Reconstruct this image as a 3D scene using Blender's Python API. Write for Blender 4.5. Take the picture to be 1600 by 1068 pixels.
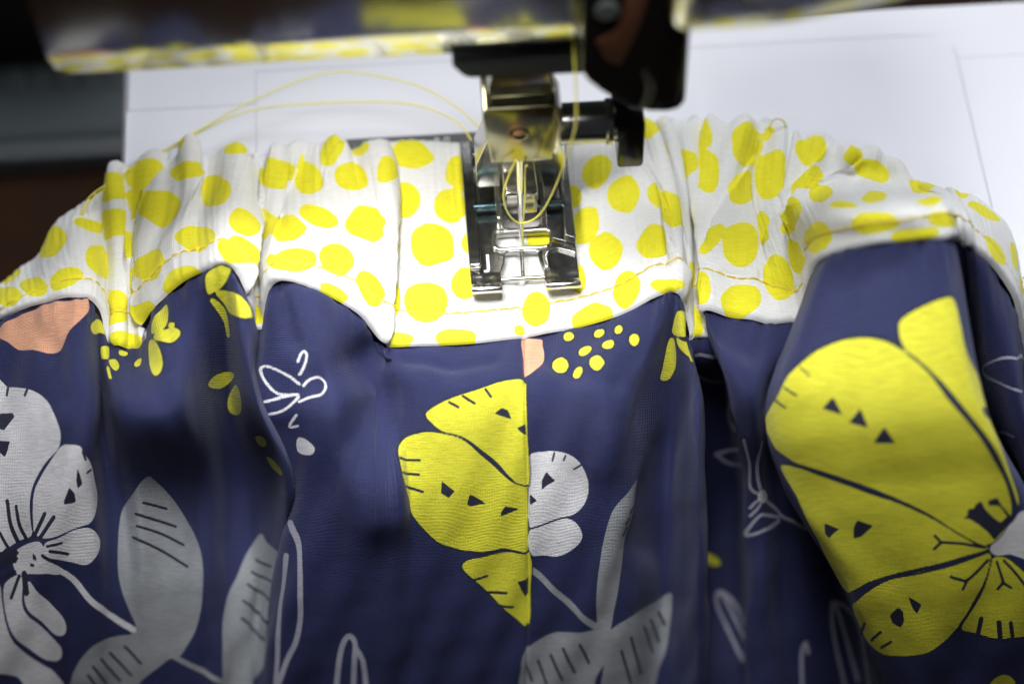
import bpy, bmesh, math, random
import numpy as np
from mathutils import Matrix, Vector

# ------------------------------------------------------------------ reset
for o in list(bpy.data.objects): bpy.data.objects.remove(o, do_unlink=True)
scene = bpy.context.scene
COL = scene.collection
MM = 0.001                      # everything below is measured in millimetres

# ------------------------------------------------------------------ camera
CAM_LOC=(-22.9190,-281.7423,372.7142)
CAM_FWD=(0.042008,0.572036,-0.819152)
cam_data = bpy.data.cameras.new('camera'); cam = bpy.data.objects.new('camera', cam_data); COL.objects.link(cam)
cam.location = Vector(CAM_LOC) * MM
cam.rotation_euler = Vector(CAM_FWD).to_track_quat('-Z', 'Y').to_euler()
cam_data.lens = 80; cam_data.sensor_width = 36
cam_data.clip_start = 0.02; cam_data.clip_end = 50
cam_data.dof.use_dof = True
FOCUS = Vector((0, -16, 6))
cam_data.dof.focus_distance = (FOCUS - Vector(CAM_LOC)).dot(Vector(CAM_FWD)) * MM
cam_data.dof.aperture_fstop = 5.8
scene.camera = cam

# ------------------------------------------------------------------ world and lamps
world = bpy.data.worlds.new('World'); scene.world = world; world.use_nodes = True
bg = world.node_tree.nodes['Background']; bg.inputs['Color'].default_value = (0.80, 0.87, 1.0, 1); bg.inputs['Strength'].default_value = 0.048
def area(name, loc, aim, size, power, color, size_y=None):
    l = bpy.data.lights.new(name, 'AREA'); l.energy = power; l.color = color; l.size = size * MM
    if size_y: l.shape = 'RECTANGLE'; l.size_y = size_y * MM
    o = bpy.data.objects.new(name, l); COL.objects.link(o); o.location = Vector(loc) * MM
    o.rotation_euler = (Vector(aim) - Vector(loc)).to_track_quat('-Z', 'Y').to_euler()
    return o
area('ceiling_lamp', (380, 800, 1500), (0, -10, 0), 700, 22.5, (0.93, 0.96, 1.0))
tl = area('fill_light', (-30, -60, 420), (-12, -32, -4), 140, 0.265, (0.98, 0.985, 1.0)); tl.data.spread = math.radians(50)  # added fill from an unseen source, brightens the middle of the navy cloth
area('machine_lamp', (-32, 3.5, 64.6), (2, -30, 0), 34, 0.050, (1.0, 0.985, 0.96), 8)

scene.view_settings.view_transform = 'Standard'; scene.view_settings.look = 'None'
scene.view_settings.exposure = 0.0; scene.view_settings.gamma = 1.0
scene.view_settings.use_curve_mapping = False
scene.render.engine = 'CYCLES'

# ------------------------------------------------------------------ materials
def new_mat(name):
    m = bpy.data.materials.new(name); m.use_nodes = True
    nt = m.node_tree; return m, nt, nt.nodes['Principled BSDF']
def node(nt, kind, **kw):
    n = nt.nodes.new(kind)
    for k, v in kw.items(): setattr(n, k, v)
    return n
def simple(name, color, rough=0.4, metal=0.0, var=0.06, scale=60, bump=0.0, bscale=900, spec=0.5, rvar=0.08, coat=0.0):
    m, nt, b = new_mat(name)
    tc = node(nt, 'ShaderNodeTexCoord')
    n = node(nt, 'ShaderNodeTexNoise'); n.inputs['Scale'].default_value = scale; n.inputs['Detail'].default_value = 5
    nt.links.new(tc.outputs['Object'], n.inputs['Vector'])
    r = node(nt, 'ShaderNodeMapRange'); r.inputs['To Min'].default_value = 1 - var; r.inputs['To Max'].default_value = 1 + var
    nt.links.new(n.outputs['Fac'], r.inputs['Value'])
    mx = node(nt, 'ShaderNodeVectorMath', operation='SCALE'); mx.inputs[0].default_value = color
    nt.links.new(r.outputs['Result'], mx.inputs['Scale']); nt.links.new(mx.outputs['Vector'], b.inputs['Base Color'])
    r2 = node(nt, 'ShaderNodeMapRange'); r2.inputs['To Min'].default_value = max(0.02, rough - rvar); r2.inputs['To Max'].default_value = rough + rvar
    nt.links.new(n.outputs['Fac'], r2.inputs['Value']); nt.links.new(r2.outputs['Result'], b.inputs['Roughness'])
    b.inputs['Metallic'].default_value = metal; b.inputs['Specular IOR Level'].default_value = spec; b.inputs['Coat Weight'].default_value = coat
    if bump:
        n2 = node(nt, 'ShaderNodeTexNoise'); n2.inputs['Scale'].default_value = bscale; n2.inputs['Detail'].default_value = 3
        nt.links.new(tc.outputs['Object'], n2.inputs['Vector'])
        bp = node(nt, 'ShaderNodeBump'); bp.inputs['Strength'].default_value = bump; bp.inputs['Distance'].default_value = 0.0002
        nt.links.new(n2.outputs['Fac'], bp.inputs['Height']); nt.links.new(bp.outputs['Normal'], b.inputs['Normal'])
    return m
M_BED = simple('white_bed_plastic', (0.71, 0.71, 0.77), 0.42, bump=0.15, bscale=2500, var=0.015)
M_CHROME = simple('chrome', (0.66, 0.645, 0.60), 0.20, 1.0, var=0.06, scale=500, rvar=0.04)
M_CHROME_WORN = simple('worn_chrome', (0.36, 0.36, 0.34), 0.20, 1.0, var=0.14, scale=600, bump=0.05, bscale=1500, rvar=0.07)
M_CHROME_DARK = simple('dark_polished_steel', (0.24, 0.225, 0.13), 0.17, 1.0, var=0.05, scale=200)
M_HEAD = simple('polished_grey_head_panel', (0.50, 0.50, 0.45), 0.14, 1.0, var=0.03, scale=30, rvar=0.03)
M_HEAD_LIP = simple('dark_grey_plastic', (0.045, 0.050, 0.047), 0.75, var=0.1, spec=0.15)
M_BLACK = simple('glossy_black_plastic', (0.006, 0.006, 0.006), 0.16, var=0.1, rvar=0.05)
M_BLACK_SATIN = simple('black_satin_plastic', (0.008, 0.008, 0.009), 0.30, var=0.1)
M_PLATE = simple('brushed_needle_plate_steel', (0.075, 0.080, 0.082), 0.5, 0.2, var=0.10, scale=400)
M_MARK = simple('pale_mark_paint', (0.85, 0.85, 0.85), 0.6)
M_NEEDLE = simple('needle_steel', (0.82, 0.82, 0.84), 0.18, 1.0, var=0.03)
M_BROWN_REFLECTION = simple('brown_reflection_colour', (0.075, 0.028, 0.014), 0.45, spec=0.2)  # colour of the painted reflection on the black guard
M_TEAL = simple('blued_steel_pin', (0.18, 0.30, 0.33), 0.22, 1.0)
M_WOOD = simple('dark_brown_wood', (0.020, 0.008, 0.003), 0.6, var=0.45, scale=40, spec=0.08)
M_GREYBOX = simple('dark_slate_plastic', (0.045, 0.056, 0.060), 0.6, var=0.1, spec=0.2)
M_GREYTRIM = simple('slate_trim', (0.075, 0.085, 0.090), 0.5, var=0.1)
M_BLACKCASE = simple('matt_black_case', (0.004, 0.004, 0.004), 0.7)
def thread_mat(name, color, seg=9000):
    m, nt, b = new_mat(name)
    b.inputs['Base Color'].default_value = (*color, 1); b.inputs['Roughness'].default_value = 0.55
    b.inputs['Sheen Weight'].default_value = 0.3
    tc = node(nt, 'ShaderNodeTexCoord'); n = node(nt, 'ShaderNodeTexNoise'); n.inputs['Scale'].default_value = seg * 0.3
    nt.links.new(tc.outputs['Object'], n.inputs['Vector'])
    bp = node(nt, 'ShaderNodeBump'); bp.inputs['Strength'].default_value = 0.4; bp.inputs['Distance'].default_value = 0.0001
    nt.links.new(n.outputs['Fac'], bp.inputs['Height']); nt.links.new(bp.outputs['Normal'], b.inputs['Normal'])
    return m
M_THREAD = thread_mat('yellow_thread', (0.90, 0.82, 0.08))
M_STITCH = thread_mat('golden_stitch_thread', (0.86, 0.67, 0.06))

M_FIBRE = thread_mat('white_fibre', (0.75, 0.75, 0.73))
def fabric_mat(name, base, layers, halo=None, weave=1.0, rough=0.8, spec=0.25, sheen=0.12, spread=0.0):
    """woven cloth; layers = [(attribute with signed distance to the print's edge in mm, colour)]"""
    m, nt, b = new_mat(name); L = nt.links
    uv = node(nt, 'ShaderNodeUVMap'); uv.uv_map = 'cloth'
    cur = None
    def mix(fac, col_from, col_to):
        mx = node(nt, 'ShaderNodeMix', data_type='RGBA')
        L.new(fac, mx.inputs['Factor'])
        if isinstance(col_from, tuple): mx.inputs['A'].default_value = (*col_from, 1)
        else: L.new(col_from, mx.inputs['A'])
        if isinstance(col_to, tuple): mx.inputs['B'].default_value = (*col_to, 1)
        else: L.new(col_to, mx.inputs['B'])
        return mx.outputs['Result']
    cur = base
    wob = node(nt, 'ShaderNodeTexNoise'); wob.inputs['Scale'].default_value = 2.6; wob.inputs['Detail'].default_value = 3
    L.new(uv.outputs['UV'], wob.inputs['Vector'])
    wsub = node(nt, 'ShaderNodeMath', operation='MULTIPLY_ADD'); wsub.inputs[1].default_value = 0.22; wsub.inputs[2].default_value = -0.11 + spread
    L.new(wob.outputs['Fac'], wsub.inputs[0])
    for attr, col in layers:
        a = node(nt, 'ShaderNodeAttribute', attribute_name=attr)
        s = node(nt, 'ShaderNodeMath', operation='ADD'); pre = node(nt, 'ShaderNodeMath', operation='ADD'); pre.inputs[1].default_value = 0.20 if (attr == 'yellow' and halo) else 0.0; L.new(a.outputs['Fac'], pre.inputs[0]); L.new(pre.outputs[0], s.inputs[0]); L.new(wsub.outputs[0], s.inputs[1])
        if halo and attr in halo:
            h = node(nt, 'ShaderNodeMapRange', interpolation_type='SMOOTHSTEP')
            h.inputs['From Min'].default_value = -0.62; h.inputs['From Max'].default_value = -0.15
            L.new(s.outputs[0], h.inputs['Value'])
            hm = node(nt, 'ShaderNodeMath', operation='MULTIPLY'); hm.inputs[1].default_value = 0.75; L.new(h.outputs['Result'], hm.inputs[0])
            cur = mix(hm.outputs[0], cur, halo[attr])
        r = node(nt, 'ShaderNodeMapRange', interpolation_type='SMOOTHSTEP')
        r.inputs['From Min'].default_value = -0.07; r.inputs['From Max'].default_value = 0.07
        L.new(s.outputs[0], r.inputs['Value'])
        cur = mix(r.outputs['Result'], cur, col)
    # thread-to-thread variation: fine slanting streaks plus speckle
    mp = node(nt, 'ShaderNodeMapping'); mp.inputs['Rotation'].default_value = (0, 0, math.radians(28)); mp.inputs['Scale'].default_value = (0.35, 3.4, 1)
    L.new(uv.outputs['UV'], mp.inputs['Vector'])
    st = node(nt, 'ShaderNodeTexNoise'); st.inputs['Scale'].default_value = 1.0; st.inputs['Detail'].default_value = 2
    L.new(mp.outputs['Vector'], st.inputs['Vector'])
    sp = node(nt, 'ShaderNodeTexNoise'); sp.inputs['Scale'].default_value = 5.0; sp.inputs['Detail'].default_value = 3
    L.new(uv.outputs['UV'], sp.inputs['Vector'])
    ad = node(nt, 'ShaderNodeMath', operation='ADD'); L.new(st.outputs['Fac'], ad.inputs[0]); L.new(sp.outputs['Fac'], ad.inputs[1])
    vr = node(nt, 'ShaderNodeMapRange'); vr.inputs['From Min'].default_value = 0.6; vr.inputs['From Max'].default_value = 1.4
    vr.inputs['To Min'].default_value = 1 - 0.16 * weave; vr.inputs['To Max'].default_value = 1 + 0.16 * weave
    L.new(ad.outputs[0], vr.inputs['Value'])
    sc = node(nt, 'ShaderNodeVectorMath', operation='SCALE'); L.new(cur, sc.inputs[0]); L.new(vr.outputs['Result'], sc.inputs['Scale'])
    L.new(sc.outputs['Vector'], b.inputs['Base Color'])
    b.inputs['Roughness'].default_value = rough; b.inputs['Specular IOR Level'].default_value = spec
    b.inputs['Sheen Weight'].default_value = sheen; b.inputs['Sheen Tint'].default_value = (0.75, 0.78, 1.0, 1); b.inputs['Sheen Roughness'].default_value = 0.4
    # woven relief
    w1 = node(nt, 'ShaderNodeTexWave', bands_direction='X'); w1.inputs['Scale'].default_value = 0.85; w1.inputs['Distortion'].default_value = 1.5; w1.inputs['Detail Scale'].default_value = 2
    w2 = node(nt, 'ShaderNodeTexWave', bands_direction='Y'); w2.inputs['Scale'].default_value = 0.85; w2.inputs['Distortion'].default_value = 1.5; w2.inputs['Detail Scale'].default_value = 2
    for w in (w1, w2): L.new(uv.outputs['UV'], w.inputs['Vector'])
    wa = node(nt, 'ShaderNodeMath', operation='ADD'); L.new(w1.outputs['Fac'], wa.inputs[0]); L.new(w2.outputs['Fac'], wa.inputs[1])
    wb = node(nt, 'ShaderNodeMath', operation='ADD'); L.new(wa.outputs[0], wb.inputs[0]); L.new(sp.outputs['Fac'], wb.inputs[1])
    bp = node(nt, 'ShaderNodeBump'); bp.inputs['Strength'].default_value = 0.35 * weave; bp.inputs['Distance'].default_value = 0.00012
    L.new(wb.outputs[0], bp.inputs['Height'])
    cr = node(nt, 'ShaderNodeTexNoise'); cr.inputs['Scale'].default_value = 0.22; cr.inputs['Detail'].default_value = 4
    L.new(uv.outputs['UV'], cr.inputs['Vector'])
    bp2 = node(nt, 'ShaderNodeBump'); bp2.inputs['Strength'].default_value = 0.14; bp2.inputs['Distance'].default_value = 0.0012
    L.new(cr.outputs['Fac'], bp2.inputs['Height']); L.new(bp.outputs['Normal'], bp2.inputs['Normal'])
    L.new(bp2.outputs['Normal'], b.inputs['Normal'])
    return m
YELLOW = (0.73, 0.70, 0.042)
M_BAND = fabric_mat('white_cotton_with_yellow_dots', (0.83, 0.825, 0.805), [('yellow', (0.86, 0.79, 0.030))], weave=0.8, spread=0.21)
M_NAVY = fabric_mat('navy_cotton_with_flower_print', (0.023, 0.028, 0.094),
    [('outline', (0.42, 0.42, 0.50)), ('grey', (0.33, 0.345, 0.36)), ('white', (0.80, 0.79, 0.81)), ('peach', (0.82, 0.42, 0.26)),
     ('yellow', YELLOW), ('dark', (0.020, 0.022, 0.045))], halo={'yellow': (0.014, 0.020, 0.026)}, weave=1.9, rough=0.6, spec=0.30, sheen=0.14)

# ------------------------------------------------------------------ mesh helpers (mm in, metres out)
def link(name, me, mat, parent=None, smooth=None):
    o = bpy.data.objects.new(name, me); COL.objects.link(o)
    if mat: me.materials.clear(); me.materials.append(mat)
    if smooth is not None:
        me.polygons.foreach_set('use_smooth', [True] * len(me.polygons))
        if smooth > 0:
            try: me.set_sharp_from_angle(angle=math.radians(smooth))
            except Exception: pass
    if parent is not None:
        o.parent = parent
        o.matrix_parent_inverse = Matrix.Translation(-root_loc(parent)) if parent.type == 'EMPTY' else Matrix.Identity(4)
    return o
def root_loc(p): return p.location.copy()
def tag(o, label=None, cat=None, group=None, kind=None):
    if label: o['label'] = label
    if cat: o['category'] = cat
    if group: o['group'] = group
    if kind: o['kind'] = kind
    return o
def thing(name, loc, label, cat, group=None):
    o = bpy.data.objects.new(name, None); o.empty_display_size = 0.01; COL.objects.link(o)
    o.location = Vector(loc) * MM
    return tag(o, label, cat, group)
def from_bm(name, bm, mat, parent=None, smooth=30):
    for v in bm.verts: v.co *= MM
    bmesh.ops.recalc_face_normals(bm, faces=bm.faces)
    me = bpy.data.meshes.new(name); bm.to_mesh(me); bm.free()
    return link(name, me, mat, parent, smooth)
def box(name, x0, x1, y0, y1, z0, z1, mat, parent=None, bevel=0.5, seg=3):
    bm = bmesh.new(); bmesh.ops.create_cube(bm, size=1)
    for v in bm.verts: v.co = Vector((x0 + (v.co.x + .5) * (x1 - x0), y0 + (v.co.y + .5) * (y1 - y0), z0 + (v.co.z + .5) * (z1 - z0)))
    if bevel: bmesh.ops.bevel(bm, geom=bm.edges[:], offset=bevel, segments=seg, profile=0.5, affect='EDGES', clamp_overlap=True)
    return from_bm(name, bm, mat, parent)
def prism(name, pts, axis, a0, a1, mat, parent=None, bevel=0.3, seg=2, smooth=30):
    """2-D outline pushed along an axis; pts are the other two coordinates in order"""
    bm = bmesh.new()
    def co(p, a):
        return {'X': (a, p[0], p[1]), 'Y': (p[0], a, p[1]), 'Z': (p[0], p[1], a)}[axis]
    va = [bm.verts.new(co(p, a0)) for p in pts]; vb = [bm.verts.new(co(p, a1)) for p in pts]
    n = len(pts); bm.faces.new(va); bm.faces.new(vb[::-1])
    for i in range(n): bm.faces.new((va[i], vb[i], vb[(i + 1) % n], va[(i + 1) % n]))
    bmesh.ops.recalc_face_normals(bm, faces=bm.faces)
    if bevel: bmesh.ops.bevel(bm, geom=[e for e in bm.edges if e.calc_face_angle(0) > 0.35], offset=bevel, segments=seg, profile=0.5, affect='EDGES', clamp_overlap=True)
    return from_bm(name, bm, mat, parent, smooth)
def rounded(pts, r, n=5):
    """round the corners of a 2-D outline; r may be a list"""
    out = []; N = len(pts)
    for i, p in enumerate(pts):
        rr = r[i] if isinstance(r, (list, tuple)) else r
        p = Vector(p); a = Vector(pts[i - 1]) - p; b = Vector(pts[(i + 1) % N]) - p
        if rr <= 0: out.append(tuple(p)); continue
        ra = min(rr, a.length * .49); rb = min(rr, b.length * .49); A = p + a.normalized() * ra; B = p + b.normalized() * rb
        for k in range(n + 1):
            t = k / n; out.append(tuple(A * (1 - t) ** 2 + p * 2 * t * (1 - t) + B * t * t))
    return out
def plate(name, outer, holes, z0, z1, mat, parent=None, bevel=0.25):
    """flat plate with cut-outs and rounded rims"""
    cu = bpy.data.curves.new(name, 'CURVE'); cu.dimensions = '2D'; cu.fill_mode = 'BOTH'
    for pts in [outer] + holes:
        s = cu.splines.new('POLY'); s.points.add(len(pts) - 1)
        for q, p in zip(s.points, pts): q.co = (p[0] * MM, p[1] * MM, 0, 1)
        s.use_cyclic_u = True
    cu.extrude = max(0.00001, ((z1 - z0) / 2 - bevel) * MM); cu.bevel_depth = bevel * MM; cu.bevel_resolution = 2; cu.offset = -bevel * MM
    tmp = bpy.data.objects.new('tmp', cu); COL.objects.link(tmp)
    me = bpy.data.meshes.new_from_object(tmp.evaluated_get(bpy.context.evaluated_depsgraph_get()))
    bpy.data.objects.remove(tmp); bpy.data.curves.remove(cu)
    me.name = name; me.transform(Matrix.Translation((0, 0, (z0 + z1) / 2 * MM)))
    return link(name, me, mat, parent, 35)
def spline(pts, n=8):
    P = np.array(pts, float); Q = np.vstack([2 * P[0] - P[1], P, 2 * P[-1] - P[-2]]); o = []
    for i in range(1, len(Q) - 2):
        a, b, c, d = Q[i - 1:i + 3]
        for t in np.arange(n) / n: o.append(.5 * (2 * b + (c - a) * t + (2 * a - 5 * b + 4 * c - d) * t * t + (3 * b - a - 3 * c + d) * t ** 3))
    o.append(Q[-2]); return np.array(o)
def tube_bm(bm, pts, r, sides=8, cap=True):
    P = np.array(pts, float); T = np.gradient(P, axis=0); T /= np.linalg.norm(T, axis=1)[:, None] + 1e-12
    up = np.array([0, 0, 1.0]) if abs(T[0][2]) < .9 else np.array([1.0, 0, 0]); rings = []
    R = r if hasattr(r, '__len__') else [r] * len(P)
    for p, t, rr in zip(P, T, R):
        x = up - t * (up @ t); x /= np.linalg.norm(x) + 1e-12; up = x; y = np.cross(t, x)
        rings.append([bm.verts.new(p + rr * (math.cos(a) * x + math.sin(a) * y)) for a in np.linspace(0, 2 * math.pi, sides, endpoint=False)])
    for a, b in zip(rings, rings[1:]):
        for k in range(sides): bm.faces.new((a[k], a[(k + 1) % sides], b[(k + 1) % sides], b[k]))
    if cap: bm.faces.new(rings[0][::-1]); bm.faces.new(rings[-1])
def tube(name, pts, r, mat, parent=None, sides=8, n=8, smooth=0):
    bm = bmesh.new(); P = spline(pts, n) if n else np.array(pts, float)
    if hasattr(r, '__len__'): r = np.interp(np.linspace(0, 1, len(P)), np.linspace(0, 1, len(r)), r)
    tube_bm(bm, P, r, sides); return from_bm(name, bm, mat, parent, 40 if smooth == 0 else smooth)
def lathe(name, prof, origin, axis, mat, parent=None, sides=32):
    """profile of (distance along axis, radius) turned about an axis through origin"""
    bm = bmesh.new(); ax = Vector(axis).normalized(); u = ax.orthogonal().normalized(); w = ax.cross(u); O = Vector(origin); rings = []
    for h, r in prof: rings.append([bm.verts.new(O + ax * h + (u * math.cos(a) + w * math.sin(a)) * max(r, .001)) for a in np.linspace(0, 2 * math.pi, sides, endpoint=False)])
    for a, b in zip(rings, rings[1:]):
        for k in range(sides): bm.faces.new((a[k], a[(k + 1) % sides], b[(k + 1) % sides], b[k]))
    bm.faces.new(rings[0][::-1]); bm.faces.new(rings[-1])
    return from_bm(name, bm, mat, parent, 35)

# ------------------------------------------------------------------ setting: the table
tb = box('table', -900, 900, -420, 420, -150, -125, M_WOOD, None, 3); tag(tb, kind='structure')

# ------------------------------------------------------------------ the sewing machine
mach = thing('sewing_machine', (0, 0, -125), 'white sewing machine with polished grey head, chrome needle clamp and presser foot', 'sewing machine')
# bed: a hollow-looking white arm with separate top panels and fine joints between them
BF = -16                                   # front edge of the bed
body = box('bed', -83.5, 190, BF, 64.6, -125, -0.32, M_BED, mach, 3.5, 4)
centre = rounded([(-54.3, BF + 3), (98.3, BF + 3), (98.9, 54.3), (-54.3, 54.3)], [0.4, 0.4, 6, 0.4], 6)
plate('bed_panel', centre, [rounded([(-39.3, -11), (36.4, -11), (36.4, 33.7), (-39.3, 33.7)], 2.2)], -1.3, 0.0, M_BED, body, 0.12)
plate('bed_panel', rounded([(-81.8, 45.06), (-54.42, 45.06), (-54.42, 61.6), (-81.8, 61.6)], [.5, .4, .4, 4]), [], -1.3, 0.0, M_BED, body, 0.12)
plate('bed_panel', rounded([(-82.2, BF + 3), (-54.42, BF + 3), (-54.42, 44.98), (-82.2, 44.98)], [3, .4, .4, .5]), [], -1.3, -0.02, M_BED, body, 0.12)
plate('bed_panel', [(-54.5, 54.42), (93, 54.42)] + [(93 + 6.0 * math.sin(t), 48.4 + 6.0 * math.cos(t)) for t in np.linspace(0.1, 1.5, 8)] + [(99.02, 47), (188, 47), (188, 62.6), (-54.5, 62.6)], [], -1.3, -0.02, M_BED, body, 0.12)
plate('bed_panel', [(98.42, BF + 3), (188, BF + 3), (188, 46.92), (98.98, 46.92)], [], -1.3, 0.02, M_BED, body, 0.12)
# needle plate with its pale scale marks
npl = plate('needle_plate', rounded([(-39, -10.8), (36, -10.8), (36, 33.4), (-39, 33.4)], 2.0), [], -0.9, 0.35, M_PLATE, mach, 0.2)
for k, x in enumerate((-31.3, -29.2, -23.4, -21.6, -16.0, -14.0)):
    dx = 0.35 if k % 2 else -0.1
    bm = bmesh.new()
    tube_bm(bm, [(x - .45, 31.2, .36), (x - .1, 32.3, .36), (x + .35 + dx, 32.1, .36), (x + .5, 31.3, .36)], 0.14, 6)
    from_bm('scale_mark', bm, M_MARK, npl, 40)

# head: polished front panel whose lower edge is bevelled back, running on into the arm
HX0, HX1 = -84.5, 9.0
hp = [(-1.0, 66.4), (-2.2, 65.6), (-3.4, 65.9), (-8.0, 75.5), (-8.8, 78.5), (-20, 150), (60, 150), (60, 76), (40, 70)]
head = prism('head', hp, 'X', HX0, HX1, M_HEAD, mach, 0.8, 3)
lip = prism('head_underside_lip', rounded([(-13.6, 65.0), (-11.0, 61.2), (27.0, 60.6), (27.4, 65.4)], [0.5, 1.5, 1, .3]), 'Y', -5.2, 62, M_HEAD_LIP, mach, 0.3)
# the arm to the right of the head, its lower edge sweeping up
arm_pts = [(22, 93.4), (32, 93.2), (41, 93.9), (46.5, 95.4), (51.5, 97.6), (59, 101.7), (67, 108), (74, 115), (22, 115)]
arm = prism('arm', arm_pts, 'Y', -27, 40, M_HEAD, mach, 3.0, 4)
for q in arm.data.vertices: q.co.y -= (q.co.z - 0.093) * 0.36 if q.co.y < 0 else 0
# threader housing: glossy black guard right of the needle
hs = [(8.7, 100), (8.9, 71), (10.2, 68.2), (12.4, 65.6), (15.5, 62.6), (18.5, 60.4), (21.5, 59.0), (25.0, 58.6), (27.2, 59.2), (28.2, 61.2), (28.0, 70), (27.6, 100)]
guard = prism('needle_guard', hs, 'Y', -14, 4, M_BLACK, mach, 0.9, 3)
prism('reflection_patch', rounded([(20.3, 92), (18.6, 81.2), (16.0, 72.2), (13.4, 73.6), (11.2, 78.9), (15.0, 81.5), (15.8, 85.4), (16.1, 92)], 0.8, 3), 'Y', -14.35, -13.5, M_BROWN_REFLECTION, guard, 0.15)  # brown reflection in the gloss, put in as a raised coloured patch
lathe('screw', [(0, 2.1), (0.5, 2.1), (0.8, 1.7), (0.8, 0.9), (0.2, 0.8), (0.2, 0.001)], (13.0, -14.0, 86.6), (0, -1, 0), M_PLATE, guard, 24)
tube('highlight_arc', [(20.3, -14.1, 70.6), (21.2, -14.4, 68), (21.4, -14.5, 65), (20.6, -14.4, 62.0), (19.6, -14.1, 60.6)], [0.5, 0.8, 0.9, 0.7, 0.3], M_BLACK_SATIN, guard, 10)  # added ridge standing in for the grey highlight along the guard


# needle bar, clamp with its thumb screw, needle
tube('needle_bar', [(-0.5, 1.5, 50), (-0.5, 1.5, 62), (-0.5, 1.5, 74)], 3.3, M_CHROME, mach, 24, 2)
clamp = prism('needle_clamp', rounded([(-7.9, 52.0), (-8.1, 50.4), (-6.4, 34.3), (5.2, 34.1), (6.1, 50.0), (5.8, 52.0)], [.8, .8, .6, .6, .8, .8], 3), 'Y', -4.2, 5.0, M_CHROME_DARK, mach, 0.45, 3)
prism('clamp_collar', rounded([(-6.6, 52.1), (-7.0, 54.5), (-6.3, 57.6), (-5.4, 62), (4.4, 62), (5.2, 58.2), (5.9, 54.5), (5.2, 52.1)], .6, 2), 'Y', -2.6, 5.0, M_CHROME, clamp, 0.5, 2)
for q in clamp.data.vertices: q.co.y -= (q.co.z - 0.043) * 0.10 if q.co.y < 0 else 0
lathe('set_screw', [(0, 1.95), (.25, 1.9), (.35, 1.5), (.1, 1.2), (-.5, 0.9), (-.5, .001)], (-1.2, -4.2, 43.6), (0, -1, 0), M_CHROME_DARK, clamp, 28)
prism('clamp_edge', rounded([(6.2, 49.6), (7.1, 47.5), (7.3, 44), (6.6, 40), (6.0, 36.2), (5.55, 36.2), (6.1, 44)], .3, 2), 'Y', -3.4, 4.4, M_CHROME, clamp, 0.25)
rod = lathe('thumb_screw', [(0, 3.6), (.2, 4.05), (8.9, 4.05), (9.2, 4.5), (10.2, 4.5), (10.4, 3.8), (11.0, 3.6)], (6.6, 0, 40.7), (1, 0, 0), M_CHROME_WORN, mach, 40)
knob = prism('knob', rounded([(16.9, 45.6), (22.0, 44.8), (22.9, 43.5), (23.0, 31.4), (22.5, 30.6), (18.4, 30.6), (18.0, 31.2), (17.9, 38.2), (16.9, 38.6)], [.8, .6, .5, .5, .3, .4, .3, .3, .3], 3), 'Y', -3.2, 3.6, M_BLACK, rod, 0.4, 3)
tube('needle', [(-0.75, 0, 35), (-0.7, 0, 24), (-0.45, 0, 12), (-0.3, 0, 6), (-0.25, 0, 1.0)], [0.62, 0.60, 0.52, 0.50, 0.22], M_NEEDLE, mach, 14, 6)
# presser bar and ankle behind the needle
tube('presser_bar', [(0.3, 15, 22), (0.3, 15, 45), (0.3, 15, 73)], 3.0, M_CHROME, mach, 24, 2)
ankle = prism('ankle', rounded([(-8.6, 9.0), (-8.8, 16), (-6.6, 23.0), (-4.2, 27), (4.8, 27), (7.4, 23.5), (9.3, 17), (9.1, 9.0)], .9, 3), 'Y', 11.2, 18.5, M_CHROME, mach, 0.5, 3)
box('ankle_shoe', -3.4, 3.5, 5.4, 11.5, 6.6, 13.5, M_CHROME, ankle, 0.7)

# presser foot
fo = rounded([(-11.3, 25.0), (-11.3, -8.2), (-5.1, -8.2), (-4.3, -6.4), (-3.9, -3.2), (2.6, -3.2), (3.0, -6.4), (3.6, -8.2), (10.6, -8.2), (10.6, 25.0)], [1.2, .2, .3, 1.2, .8, .8, 1.2, .3, .2, 1.2], 4)
chan = rounded([(-3.85, 19.5), (-3.85, 3.0), (3.85, 3.0), (3.85, 19.5)], [.5, 1.6, 1.6, .5], 5)
slot = rounded([(-5.5, 1.5), (-5.5, -2.2), (5.2, -2.2), (5.5, -0.9), (10.0, -2.5), (10.2, -2.1), (5.8, -0.2), (5.5, 1.5)], [1.8, 1.6, .9, .2, .05, .05, .3, 1.2], 5)
lw = rounded([(-8.8, 20.6), (-8.8, 9.2), (-5.1, 9.2), (-5.1, 20.6)], .8, 3)
rw = rounded([(4.9, 20.9), (4.9, 9.4), (8.3, 9.4), (8.3, 20.9)], .8, 3)
foot = plate('presser_foot', fo, [chan, slot], 4.2, 5.6, M_CHROME_WORN, mach, 0.3)
plate('side_rail', rounded([(-11.35, 25.1), (-11.35, -7.5), (-8.95, -7.5), (-8.9, 25.1)], .4, 3), [], 5.55, 7.6, M_CHROME_WORN, foot, 0.35)
plate('side_rail', rounded([(8.4, 25.1), (8.4, -1.2), (10.65, -2.4), (10.65, 25.1)], .4, 3), [], 5.55, 7.6, M_CHROME_WORN, foot, 0.35)
plate('back_bridge', rounded([(-8.95, 25.0), (-8.95, 20.4), (8.45, 20.4), (8.45, 25.0)], .4, 3), [], 5.58, 8.3, M_CHROME, foot, 0.4)
plate('cheek', rounded([(-5.1, 20.3), (-5.1, 3.0), (-3.9, 2.4), (-3.9, 20.3)], .3, 3), [], 5.57, 9.2, M_CHROME, foot, 0.3)
plate('cheek', rounded([(3.9, 20.3), (3.9, 2.4), (5.1, 3.0), (5.1, 20.3)], .3, 3), [], 5.57, 9.2, M_CHROME, foot, 0.3)
tube('hinge_pin', [(-9.4, 7.4, 7.4), (0, 7.4, 7.4), (8.9, 7.4, 7.4)], 0.85, M_TEAL, foot, 16, 2)
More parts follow.
